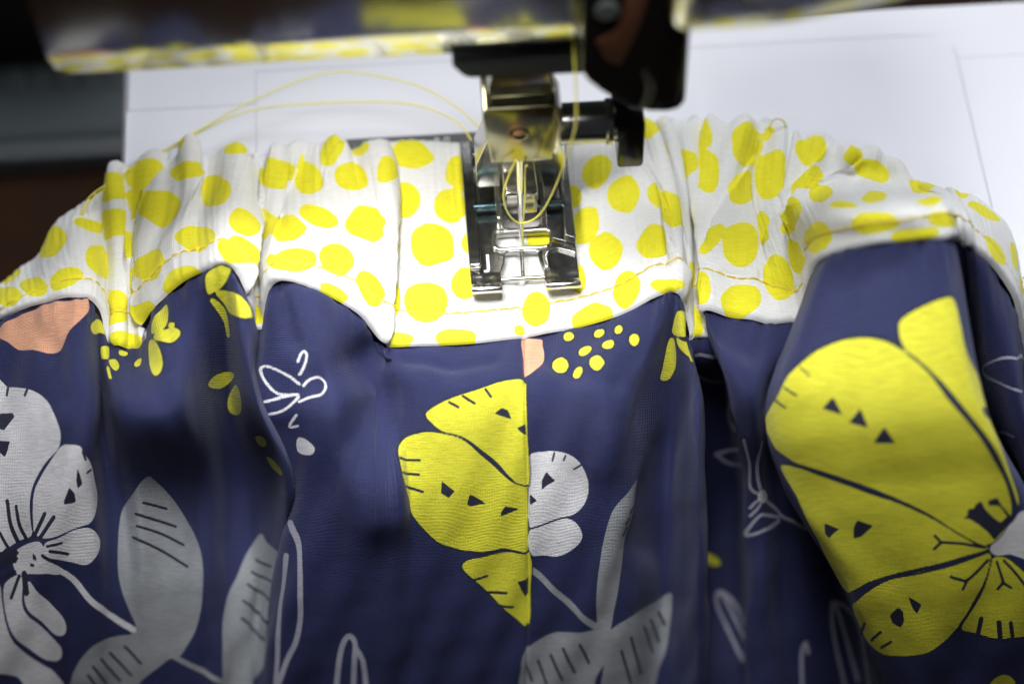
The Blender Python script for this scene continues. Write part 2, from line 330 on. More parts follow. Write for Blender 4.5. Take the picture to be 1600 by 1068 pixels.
plate('slot_rim', rounded([(-6.6, 2.6), (-6.6, -3.0), (5.6, -3.0), (6.2, 2.6)], [2.4, 2.2, 1.2, 1.6], 5), [rounded([(-5.5, 1.5), (-5.5, -2.2), (5.2, -2.2), (5.5, 1.5)], [1.8, 1.6, 1.0, 1.2], 5)], 5.5, 6.2, M_CHROME, foot, 0.3)
for x0, x1 in ((-11.25, -5.1), (3.55, 10.55)):
    prism('toe', [(-8.0, 4.2), (-10.6, 4.2), (-12.2, 4.6), (-13.4, 5.5), (-14.2, 6.9), (-14.1, 7.9), (-13.4, 8.2), (-12.7, 7.6), (-12.0, 6.7), (-11.0, 6.1), (-9.6, 5.9), (-8.0, 5.85)], 'X', x0, x1, M_CHROME, foot, 0.22, 2, 40)
tube('cross_bar', [(-5.3, -9.7, 5.1), (-1, -9.7, 5.1), (3.7, -9.7, 5.1)], 0.5, M_CHROME, foot, 12, 2)
tube('centre_guide', [(-0.5, -2.9, 5.6), (-0.6, -6, 5.5), (-0.7, -9.5, 5.2)], 0.42, M_CHROME, foot, 12, 3)
prism('toe_ridge', rounded([(3.9, -7.8), (3.5, -4.6), (4.6, -3.0), (7.0, -2.7), (10.2, -4.4), (10.4, -4.9), (7.1, -3.4), (5.0, -3.8), (4.3, -5.0), (4.6, -7.8)], .2, 2), 'Z', 5.55, 6.3, M_CHROME, foot, 0.15)
# the foot's stamped letter
tcv = bpy.data.curves.new('letter', 'FONT'); tcv.body = 'J'; tcv.size = 0.0048; tcv.extrude = 0.00008; tcv.bevel_depth = 0.00006
tob = bpy.data.objects.new('tmp', tcv); COL.objects.link(tob)
lme = bpy.data.meshes.new_from_object(tob.evaluated_get(bpy.context.evaluated_depsgraph_get())); bpy.data.objects.remove(tob)
lme.transform(Matrix.Translation(Vector((-8.1, -7.0, 5.72)) * MM)); link('letter', lme, M_MARK, foot)

# ------------------------------------------------------------------ things beyond the bed, far left
sl = thing('slate_board', (-150, 150, -125), 'dark slate grey ridged board lying behind the bed, far left', 'board')
prism('board', [(138, -125), (138, -117), (140, -115.5), (157, -114), (164, -114), (164, -125)], 'X', -380, -88, M_GREYBOX, sl, 0.8)
box('edge_trim', -380, -88, 134, 137.8, -125, -117.5, M_GREYTRIM, sl, 0.8)
for k in range(9): box('ridge', -162 + k * 7.2, -158.8 + k * 7.2, 155, 161, -114.6, -112, M_GREYTRIM, sl, 0.9)
bc = thing('black_case', (-150, 200, -125), 'black case standing behind the slate board, far left', 'case')
box('case_body', -380, -90, 172, 260, -125, -50, M_BLACKCASE, bc, 4)
box('clasp', -156, -148, 170.6, 172.5, -100, -72, M_GREYTRIM, bc, 0.6)

# ------------------------------------------------------------------ the skirt being sewn
NET = np.array([
 [[-131.6,0.6,-34.0],[-131.6,6.6,-32.6],[-131.6,4.6,-30.0],[-130.3,-0.0,-25.6],[-129.4,-3.5,-22.7],[-129.1,-5.2,-22.0],[-125.6,-18.6,-10.8],[-126.7,-33.4,-21.1],[-130.1,-45.6,-41.4],[-138.4,-55.2,-83.6],[-138.4,-58.2,-111.6]],
 [[-109.3,4.2,-16.0],[-109.3,10.2,-14.6],[-109.3,8.2,-12.0],[-107.2,-0.9,-3.0],[-106.1,-6.4,1.0],[-106.2,-8.4,0.0],[-106.1,-24.5,-4.1],[-107.2,-39.0,-14.4],[-110.8,-50.0,-36.0],[-118.4,-59.2,-78.2],[-118.4,-62.2,-106.2]],
 [[-101.8,7.4,-12.0],[-101.8,13.4,-10.6],[-101.8,11.4,-8.0],[-100.0,2.6,-1.0],[-98.1,-5.2,5.0],[-97.2,-9.5,6.0],[-96.9,-29.7,2.7],[-98.7,-42.1,-10.3],[-102.7,-51.3,-34.6],[-109.9,-60.5,-76.8],[-109.9,-63.5,-104.8]],
 [[-93.1,13.0,-4.0],[-93.1,19.0,-2.6],[-93.1,17.0,0.0],[-91.5,6.0,5.0],[-90.0,-3.7,8.0],[-89.6,-10.6,9.0],[-89.4,-32.9,6.8],[-92.0,-43.4,-8.9],[-96.0,-51.8,-34.6],[-102.8,-60.4,-78.2],[-102.8,-63.4,-106.2]],
 [[-89.5,13.2,0.4],[-89.5,19.2,0.6],[-89.5,17.2,1.0],[-88.4,7.4,4.0],[-87.1,-3.1,7.0],[-86.9,-10.6,8.0],[-86.2,-31.4,4.1],[-88.2,-42.0,-11.6],[-91.0,-51.4,-36.0],[-97.0,-60.8,-78.2],[-97.0,-63.8,-106.2]],
 [[-87.4,14.5,0.4],[-87.4,20.5,0.6],[-87.4,18.5,1.0],[-87.1,10.1,1.0],[-86.1,-1.8,4.0],[-85.4,-11.5,5.0],[-86.5,-24.1,-6.8],[-87.1,-37.2,-19.8],[-88.6,-50.1,-38.7],[-93.7,-60.4,-79.5],[-93.7,-63.4,-107.5]],
 [[-86.5,16.2,0.4],[-86.5,22.2,0.6],[-86.5,20.2,1.0],[-85.5,11.1,0.0],[-84.8,-2.1,0.0],[-84.5,-15.2,0.0],[-83.3,-32.5,3.1],[-84.1,-36.6,-21.1],[-85.1,-49.6,-40.1],[-90.1,-61.3,-78.2],[-90.1,-64.3,-106.2]],
 [[-82.9,21.4,0.4],[-82.9,27.4,1.4],[-82.9,25.4,4.0],[-82.5,11.1,4.0],[-82.4,-3.8,2.0],[-81.9,-17.7,1.2],[-80.1,-37.1,7.6],[-80.3,-39.3,-17.1],[-81.6,-50.6,-38.7],[-86.2,-61.6,-78.2],[-86.2,-64.6,-106.2]],
 [[-81.9,22.2,0.4],[-81.9,28.2,1.4],[-81.9,26.2,4.0],[-81.6,12.6,2.0],[-81.0,-3.3,1.2],[-80.4,-17.1,0.0],[-77.2,-38.7,8.5],[-77.9,-38.7,-18.4],[-79.2,-50.0,-40.1],[-83.2,-61.8,-78.2],[-83.2,-64.8,-106.2]],
 [[-77.0,23.6,1.0],[-77.0,29.6,2.4],[-77.0,27.6,5.0],[-77.6,12.4,4.0],[-77.9,-3.5,1.2],[-77.6,-17.2,1.2],[-73.8,-38.9,8.5],[-74.6,-38.1,-19.8],[-76.1,-49.5,-41.4],[-79.7,-62.1,-78.2],[-79.7,-65.1,-106.2]],
 [[-72.7,22.8,0.4],[-72.7,28.8,0.6],[-72.7,26.8,3.0],[-75.4,13.9,3.0],[-76.4,-0.4,1.2],[-76.3,-14.2,3.0],[-71.2,-37.8,7.6],[-72.0,-36.6,-22.4],[-73.4,-49.0,-42.8],[-76.8,-62.3,-78.2],[-76.8,-65.3,-106.2]],
 [[-71.2,23.6,0.4],[-71.2,29.6,1.4],[-71.2,27.6,4.0],[-74.3,12.2,5.0],[-75.4,-0.9,5.0],[-74.5,-13.5,8.0],[-68.5,-36.2,7.2],[-69.9,-34.3,-26.5],[-70.9,-48.4,-44.1],[-74.3,-61.8,-79.5],[-74.3,-64.8,-107.5]],
 [[-67.8,25.2,2.0],[-67.8,31.2,3.4],[-67.8,29.2,6.0],[-68.3,14.4,7.0],[-69.2,0.5,10.0],[-67.9,-12.8,14.0],[-66.4,-31.0,1.4],[-66.9,-32.9,-29.2],[-68.1,-47.1,-46.8],[-71.6,-62.0,-79.5],[-71.6,-65.0,-107.5]],
 [[-64.6,23.8,0.4],[-64.6,29.8,0.6],[-64.6,27.8,3.0],[-64.8,14.9,6.0],[-63.7,-0.9,13.0],[-62.3,-13.9,20.0],[-64.0,-24.9,-8.1],[-63.9,-29.0,-35.9],[-64.9,-45.1,-50.9],[-68.1,-61.0,-82.2],[-68.1,-64.0,-110.2]],
 [[-58.3,24.1,1.0],[-58.3,30.1,2.4],[-58.3,28.1,5.0],[-59.7,14.6,8.0],[-59.4,-1.6,15.0],[-58.8,-14.0,21.0],[-60.8,-23.3,-10.8],[-58.9,-29.3,-35.9],[-61.2,-44.7,-52.2],[-64.3,-60.6,-83.6],[-64.3,-63.6,-111.6]],
 [[-56.2,22.9,0.4],[-56.2,28.9,1.4],[-56.2,26.9,4.0],[-56.5,12.7,8.0],[-56.0,-3.8,14.0],[-56.6,-15.5,19.0],[-56.6,-33.5,4.1],[-53.2,-36.4,-25.1],[-58.8,-44.8,-52.2],[-63.0,-60.1,-84.9],[-63.0,-63.1,-112.9]],
 [[-55.3,22.3,0.4],[-55.3,28.3,0.6],[-55.3,26.3,3.0],[-55.3,13.7,5.0],[-54.8,-3.0,10.0],[-55.2,-18.0,13.0],[-54.0,-36.4,8.1],[-50.1,-43.2,-14.4],[-56.6,-47.2,-48.1],[-61.9,-60.2,-84.9],[-61.9,-63.2,-112.9]],
 [[-54.8,22.5,0.4],[-54.8,28.5,0.6],[-54.8,26.5,2.0],[-55.3,15.4,2.0],[-55.6,-1.6,3.0],[-55.5,-16.7,5.0],[-53.7,-31.0,0.0],[-49.0,-41.6,-17.1],[-55.4,-46.6,-49.5],[-61.2,-59.6,-86.3],[-61.2,-62.6,-114.3]],
 [[-53.7,23.0,0.4],[-53.7,29.0,0.6],[-53.7,27.0,2.0],[-55.2,15.5,1.2],[-55.9,-1.9,1.2],[-56.1,-15.7,2.0],[-55.5,-24.6,-9.4],[-50.8,-36.5,-25.1],[-55.8,-45.1,-52.2],[-61.7,-58.2,-89.0],[-61.7,-61.2,-117.0]],
 [[-52.3,23.1,0.4],[-52.3,29.1,0.6],[-52.3,27.1,3.0],[-54.1,14.8,2.0],[-54.5,-2.0,1.2],[-54.1,-16.8,3.0],[-55.9,-25.5,-8.1],[-52.4,-36.4,-25.1],[-56.5,-45.0,-52.2],[-62.3,-58.2,-89.0],[-62.3,-61.2,-117.0]],
 [[-50.9,23.4,0.4],[-50.9,29.4,1.4],[-50.9,27.4,4.0],[-52.5,13.0,3.0],[-53.0,-2.7,2.0],[-52.5,-15.6,5.0],[-55.1,-28.2,-4.1],[-51.8,-38.9,-21.1],[-56.1,-48.0,-46.8],[-62.0,-59.5,-86.3],[-62.0,-62.5,-114.3]],
 [[-48.6,23.6,1.0],[-48.6,29.6,2.4],[-48.6,27.6,5.0],[-50.2,12.1,5.0],[-51.4,-4.1,8.0],[-51.0,-14.2,13.0],[-53.5,-31.1,0.0],[-49.5,-41.6,-17.1],[-54.6,-51.8,-40.1],[-61.0,-62.2,-80.9],[-61.0,-65.2,-108.9]],
 [[-46.6,24.3,1.0],[-46.6,30.3,2.4],[-46.6,28.3,5.0],[-48.5,13.6,4.0],[-49.5,-3.8,10.0],[-48.9,-14.7,16.0],[-49.8,-32.7,2.0],[-47.5,-43.4,-14.4],[-51.7,-54.3,-36.0],[-58.0,-63.7,-78.2],[-58.0,-66.7,-106.2]],
 [[-43.9,25.3,0.4],[-43.9,31.3,0.6],[-43.9,29.3,3.0],[-45.6,13.0,5.0],[-45.1,-4.9,11.0],[-44.7,-15.2,15.0],[-44.4,-35.3,5.4],[-44.6,-45.2,-11.6],[-48.0,-55.3,-34.6],[-52.8,-64.1,-78.2],[-52.8,-67.1,-106.2]],
 [[-40.6,24.5,0.4],[-40.6,30.5,1.4],[-40.6,28.5,4.0],[-40.9,13.2,6.0],[-39.8,-4.9,10.0],[-39.3,-16.2,12.0],[-39.7,-35.7,5.4],[-40.4,-46.4,-10.3],[-42.8,-55.7,-34.6],[-46.6,-64.5,-78.2],[-46.6,-67.5,-106.2]],
 [[-37.2,24.5,1.0],[-37.2,30.5,2.4],[-37.2,28.5,5.0],[-35.6,12.8,6.0],[-34.1,-6.1,9.0],[-34.0,-18.4,8.0],[-35.0,-30.6,-2.7],[-36.4,-47.5,-8.9],[-37.4,-56.1,-34.6],[-40.3,-65.0,-78.2],[-40.3,-68.0,-106.2]],
 [[-34.5,23.5,0.4],[-34.5,29.5,0.6],[-34.5,27.5,3.0],[-32.3,10.8,6.0],[-31.0,-8.0,8.0],[-31.4,-20.2,5.0],[-31.9,-29.1,-5.4],[-31.9,-47.8,-8.9],[-33.5,-56.4,-34.6],[-36.2,-65.3,-78.2],[-36.2,-68.3,-106.2]],
 [[-30.6,22.4,1.0],[-30.6,28.4,2.4],[-30.6,26.4,5.0],[-29.2,9.8,6.0],[-28.8,-7.5,6.0],[-29.8,-21.8,3.0],[-29.3,-30.1,-4.1],[-28.6,-48.9,-7.6],[-30.1,-57.4,-33.3],[-32.6,-65.5,-78.2],[-32.6,-68.5,-106.2]],
 [[-27.2,22.9,1.0],[-27.2,28.9,2.4],[-27.2,26.9,5.0],[-27.1,8.8,6.0],[-27.7,-8.0,4.5],[-28.6,-22.0,2.0],[-27.1,-32.1,-1.4],[-26.4,-47.4,-10.3],[-27.8,-56.8,-34.6],[-30.1,-65.7,-78.2],[-30.1,-68.7,-106.2]],
 [[-26.7,25.2,0.4],[-26.7,31.2,0.6],[-26.7,29.2,2.0],[-27.3,11.6,2.0],[-28.1,-6.1,1.5],[-28.5,-21.8,1.5],[-25.9,-33.1,0.0],[-24.9,-47.5,-10.3],[-26.5,-56.9,-34.6],[-28.5,-65.8,-78.2],[-28.5,-68.8,-106.2]],
 [[-25.3,24.4,0.4],[-25.3,30.4,0.6],[-25.3,28.4,3.0],[-26.1,11.5,2.5],[-26.9,-6.3,2.0],[-26.6,-22.3,2.0],[-23.8,-34.1,1.4],[-23.4,-47.6,-10.3],[-24.7,-57.0,-34.6],[-26.5,-66.0,-78.2],[-26.5,-69.0,-106.2]],
 [[-19.1,23.1,0.4],[-19.1,29.1,1.4],[-19.1,27.1,4.0],[-19.4,7.7,4.3],[-19.7,-10.0,3.6],[-19.8,-22.6,2.0],[-18.6,-35.4,2.7],[-18.4,-48.0,-10.3],[-19.5,-57.4,-34.6],[-21.0,-66.4,-78.2],[-21.0,-69.4,-106.2]],
 [[-11.9,22.7,0.4],[-11.9,28.7,0.6],[-11.9,26.7,3.0],[-11.8,8.1,2.9],[-11.6,-9.6,2.6],[-11.5,-22.6,2.0],[-10.9,-36.0,2.7],[-11.1,-47.7,-11.6],[-11.9,-57.2,-36.0],[-13.0,-67.0,-78.2],[-13.0,-70.0,-106.2]],
 [[-5.7,21.9,0.4],[-5.7,27.9,0.6],[-5.7,25.9,3.0],[-5.8,7.8,2.8],[-5.8,-9.5,2.5],[-5.8,-22.3,2.0],[-6.2,-36.3,2.7],[-6.5,-48.0,-11.6],[-7.2,-57.6,-36.0],[-8.6,-67.3,-78.2],[-8.6,-70.3,-106.2]],
 [[0.2,21.3,0.4],[0.2,27.3,0.6],[0.2,25.3,3.0],[-0.4,7.5,2.8],[-1.0,-9.4,2.5],[-1.4,-22.0,2.0],[-2.4,-36.6,2.7],[-2.7,-48.3,-11.6],[-3.2,-57.9,-36.0],[-4.3,-67.6,-78.2],[-4.3,-70.6,-106.2]],
 [[6.4,20.9,0.4],[6.4,26.9,0.6],[6.4,24.9,3.0],[5.2,7.5,2.8],[4.1,-9.0,2.5],[3.3,-21.2,2.0],[1.9,-36.9,2.7],[2.1,-48.7,-11.6],[1.6,-58.2,-36.0],[1.1,-68.0,-78.2],[1.1,-71.0,-106.2]],
 [[13.1,20.9,0.4],[13.1,26.9,0.6],[13.1,24.9,3.0],[11.6,7.4,3.4],[10.1,-9.0,3.4],[9.0,-21.1,3.0],[7.4,-38.2,4.1],[7.5,-49.1,-11.6],[7.2,-58.6,-36.0],[7.3,-68.5,-78.2],[7.3,-71.5,-106.2]],
 [[19.4,22.4,0.4],[19.4,28.4,0.6],[19.4,26.4,3.0],[18.4,8.2,4.7],[17.5,-8.5,5.4],[17.0,-20.3,5.0],[13.5,-39.6,5.4],[13.0,-50.3,-10.3],[12.3,-59.7,-34.6],[12.9,-68.9,-78.2],[12.9,-71.9,-106.2]],
 [[24.9,24.0,0.4],[24.9,30.0,1.4],[24.9,28.0,4.0],[24.4,10.9,5.0],[24.8,-5.7,7.0],[24.5,-19.3,9.0],[20.7,-37.4,1.4],[19.4,-47.5,-15.7],[18.7,-57.2,-40.1],[19.3,-68.1,-80.9],[19.3,-71.1,-108.9]],
 [[27.3,24.0,1.0],[27.3,30.0,2.4],[27.3,28.0,5.0],[28.7,11.8,5.5],[28.8,-6.8,8.0],[28.0,-19.5,11.0],[27.6,-30.7,-9.4],[27.2,-39.8,-29.2],[26.5,-50.4,-53.6],[26.6,-64.1,-90.3],[26.6,-67.1,-118.3]],
 [[29.4,24.2,1.0],[29.4,30.2,2.4],[29.4,28.2,5.0],[31.0,11.3,6.0],[30.8,-6.9,9.0],[29.7,-20.4,10.0],[29.9,-34.5,-4.1],[29.7,-44.1,-22.4],[29.5,-54.3,-46.8],[30.0,-66.3,-86.3],[30.0,-69.3,-114.3]],
 [[31.3,25.9,0.4],[31.3,31.9,0.6],[31.3,29.9,3.0],[32.2,13.7,2.5],[32.2,-4.3,4.0],[30.8,-21.4,5.0],[31.6,-37.3,0.0],[31.4,-49.2,-14.4],[31.9,-58.9,-38.7],[33.2,-69.1,-80.9],[33.2,-72.1,-108.9]],
 [[32.9,24.3,1.0],[32.9,30.3,2.4],[32.9,28.3,5.0],[33.7,13.5,4.0],[33.7,-3.3,3.0],[31.3,-23.9,2.0],[33.4,-33.8,-5.4],[33.4,-46.8,-18.4],[34.0,-57.6,-41.4],[35.7,-68.0,-83.6],[35.7,-71.0,-111.6]],
 [[34.9,25.7,0.4],[34.9,31.7,0.6],[34.9,29.7,3.0],[35.6,15.0,2.0],[35.0,-2.0,1.2],[33.2,-23.8,1.0],[35.0,-22.3,-22.9],[37.6,-26.5,-52.1],[37.6,-39.3,-75.1],[37.1,-59.0,-102.5],[37.1,-62.0,-130.5]],
 [[36.7,24.0,1.0],[36.7,30.0,2.4],[36.7,28.0,5.0],[36.6,13.4,5.0],[36.2,-2.7,2.0],[35.7,-24.0,1.0],[40.5,-20.9,-25.6],[44.7,-26.2,-53.5],[45.3,-39.8,-75.1],[44.6,-59.6,-102.5],[44.6,-62.6,-130.5]],
 [[39.5,25.5,0.4],[39.5,31.5,0.6],[39.5,29.5,3.0],[38.3,15.7,2.0],[36.5,-3.0,1.2],[35.4,-23.5,3.0],[40.4,-29.0,-13.5],[44.6,-34.5,-40.0],[45.4,-45.8,-64.4],[46.9,-61.1,-99.8],[46.9,-64.1,-127.8]],
 [[41.9,23.8,1.0],[41.9,29.8,2.4],[41.9,27.8,5.0],[39.4,13.2,5.0],[36.5,-5.0,5.0],[34.5,-22.5,8.0],[38.1,-37.8,0.0],[43.0,-40.9,-29.2],[44.1,-50.9,-54.9],[45.9,-64.9,-91.7],[45.9,-67.9,-119.7]],
 [[45.6,22.2,3.0],[45.6,28.2,4.4],[45.6,26.2,7.0],[42.0,10.5,7.0],[41.3,-6.9,7.0],[40.4,-23.6,7.0],[40.3,-40.7,4.1],[45.9,-42.8,-26.5],[47.2,-52.6,-52.2],[50.0,-65.8,-90.3],[50.0,-68.8,-118.3]],
 [[51.0,23.1,1.0],[51.0,29.1,2.4],[51.0,27.1,5.0],[46.4,10.9,5.0],[46.6,-7.4,6.0],[46.1,-24.7,6.0],[43.2,-40.0,2.7],[49.5,-40.6,-30.6],[52.2,-50.0,-57.6],[55.7,-64.3,-94.4],[55.7,-67.3,-122.4]],
 [[54.1,24.3,0.4],[54.1,30.3,0.6],[54.1,28.3,3.0],[48.5,9.9,4.0],[49.4,-10.0,6.0],[51.0,-24.3,5.0],[46.4,-36.6,-2.7],[52.2,-40.8,-30.6],[57.7,-50.4,-57.6],[63.1,-62.2,-99.8],[63.1,-65.2,-127.8]],
 [[56.0,21.7,1.0],[56.0,27.7,2.4],[56.0,25.7,5.0],[51.9,8.1,7.0],[52.9,-12.6,7.0],[53.9,-24.5,6.0],[48.2,-34.0,-6.8],[54.3,-37.7,-35.9],[65.3,-48.0,-63.0],[72.3,-61.6,-102.5],[72.3,-64.6,-130.5]],
 [[58.4,19.2,1.0],[58.4,25.2,2.4],[58.4,23.2,5.0],[54.0,6.2,6.0],[54.6,-13.4,10.0],[54.3,-24.0,12.0],[46.4,-37.5,-1.4],[50.7,-44.8,-23.8],[63.4,-55.3,-49.5],[74.4,-67.0,-91.7],[74.4,-70.0,-119.7]],
 [[61.5,17.1,2.0],[61.5,23.1,3.4],[61.5,21.1,6.0],[55.8,4.1,8.0],[55.0,-10.8,15.0],[54.1,-23.3,20.0],[43.8,-44.5,9.4],[47.3,-54.5,-7.6],[60.1,-65.5,-30.6],[73.8,-74.6,-75.5],[73.8,-77.6,-103.5]],
 [[66.3,17.4,1.0],[66.3,23.4,2.4],[66.3,21.4,5.0],[58.6,3.8,9.0],[55.3,-17.8,28.0],[56.0,-26.3,29.0],[45.8,-49.2,16.2],[49.1,-57.9,-2.2],[61.5,-68.6,-25.2],[75.9,-76.7,-71.4],[75.9,-79.7,-99.4]],
 [[68.8,12.9,3.0],[68.8,18.9,4.4],[68.8,16.9,7.0],[65.8,7.9,7.0],[59.3,-22.5,37.0],[62.8,-30.4,37.0],[55.4,-54.4,22.9],[59.3,-62.8,4.6],[70.7,-71.5,-21.1],[83.5,-79.2,-67.4],[83.5,-82.2,-95.4]],
 [[74.1,13.2,2.0],[74.1,19.2,3.4],[74.1,17.2,6.0],[72.8,7.9,6.0],[67.3,-25.5,41.0],[69.9,-32.2,40.0],[66.4,-57.0,25.6],[71.3,-65.3,7.2],[81.2,-73.7,-18.4],[93.2,-80.6,-66.0],[93.2,-83.6,-94.0]],
 [[78.2,11.1,1.0],[78.2,17.1,2.4],[78.2,15.1,5.0],[78.7,4.8,8.0],[74.0,-25.1,41.0],[75.4,-32.3,40.0],[77.0,-57.7,25.6],[83.3,-66.2,7.2],[92.4,-74.6,-18.4],[105.3,-81.5,-66.0],[105.3,-84.5,-94.0]],
 [[81.4,6.9,0.4],[81.4,12.9,1.4],[81.4,10.9,4.0],[81.7,2.1,10.0],[76.5,-24.5,40.0],[76.9,-31.6,39.0],[80.3,-56.2,22.9],[88.7,-65.8,5.9],[99.1,-74.3,-19.8],[113.8,-81.5,-67.4],[113.8,-84.5,-95.4]],
 [[83.7,4.7,0.4],[83.7,10.7,1.4],[83.7,8.7,4.0],[82.5,-2.6,16.0],[79.2,-20.3,34.0],[79.3,-26.8,32.0],[88.2,-37.9,-5.4],[97.5,-48.3,-23.8],[107.5,-60.0,-46.8],[120.5,-71.6,-89.0],[120.5,-74.6,-117.0]],
 [[87.0,1.6,1.0],[87.0,7.6,2.4],[87.0,5.6,5.0],[84.8,-3.6,15.0],[81.8,-19.1,30.0],[81.6,-25.3,29.0],[98.0,-17.0,-37.8],[107.6,-29.2,-56.2],[115.0,-48.7,-68.4],[125.6,-64.3,-105.2],[125.6,-67.3,-133.2]],
 [[91.2,-0.2,2.0],[91.2,5.8,3.4],[91.2,3.8,6.0],[89.1,-5.3,14.0],[86.3,-17.9,24.0],[85.2,-25.6,26.0],[90.9,-39.9,-2.7],[100.1,-46.8,-26.5],[109.6,-58.7,-49.5],[121.4,-70.4,-91.7],[121.4,-73.4,-119.7]],
 [[95.5,-2.8,1.0],[95.5,3.2,2.4],[95.5,1.2,5.0],[93.7,-7.0,11.0],[91.3,-18.4,18.0],[90.1,-26.4,20.0],[92.5,-43.6,2.7],[99.2,-50.0,-21.1],[108.6,-61.6,-44.1],[119.7,-72.9,-86.3],[119.7,-75.9,-114.3]],
 [[99.1,-5.0,0.4],[99.1,1.0,0.6],[99.1,-1.0,2.0],[97.3,-9.7,7.0],[95.0,-20.3,12.0],[93.7,-27.8,14.0],[94.3,-43.7,2.7],[99.0,-51.7,-18.4],[108.4,-63.1,-41.4],[119.7,-72.9,-86.3],[119.7,-75.9,-114.3]],
 [[99.9,-12.4,0.4],[99.9,-6.4,0.6],[99.9,-8.4,1.2],[99.7,-13.3,1.2],[97.8,-22.5,4.0],[96.7,-29.5,4.0],[97.3,-38.5,-5.4],[101.4,-48.5,-23.8],[110.1,-60.2,-46.8],[120.5,-71.6,-89.0],[120.5,-74.6,-117.0]],
 [[99.9,-23.8,0.4],[99.9,-17.8,0.6],[99.9,-19.8,1.2],[102.9,-18.4,-10.0],[101.3,-25.3,-8.0],[100.2,-30.8,-8.0],[103.1,-33.9,-22.6],[105.2,-43.9,-31.9],[114.1,-56.0,-54.9],[122.2,-69.2,-94.4],[122.2,-72.2,-122.4]],
])
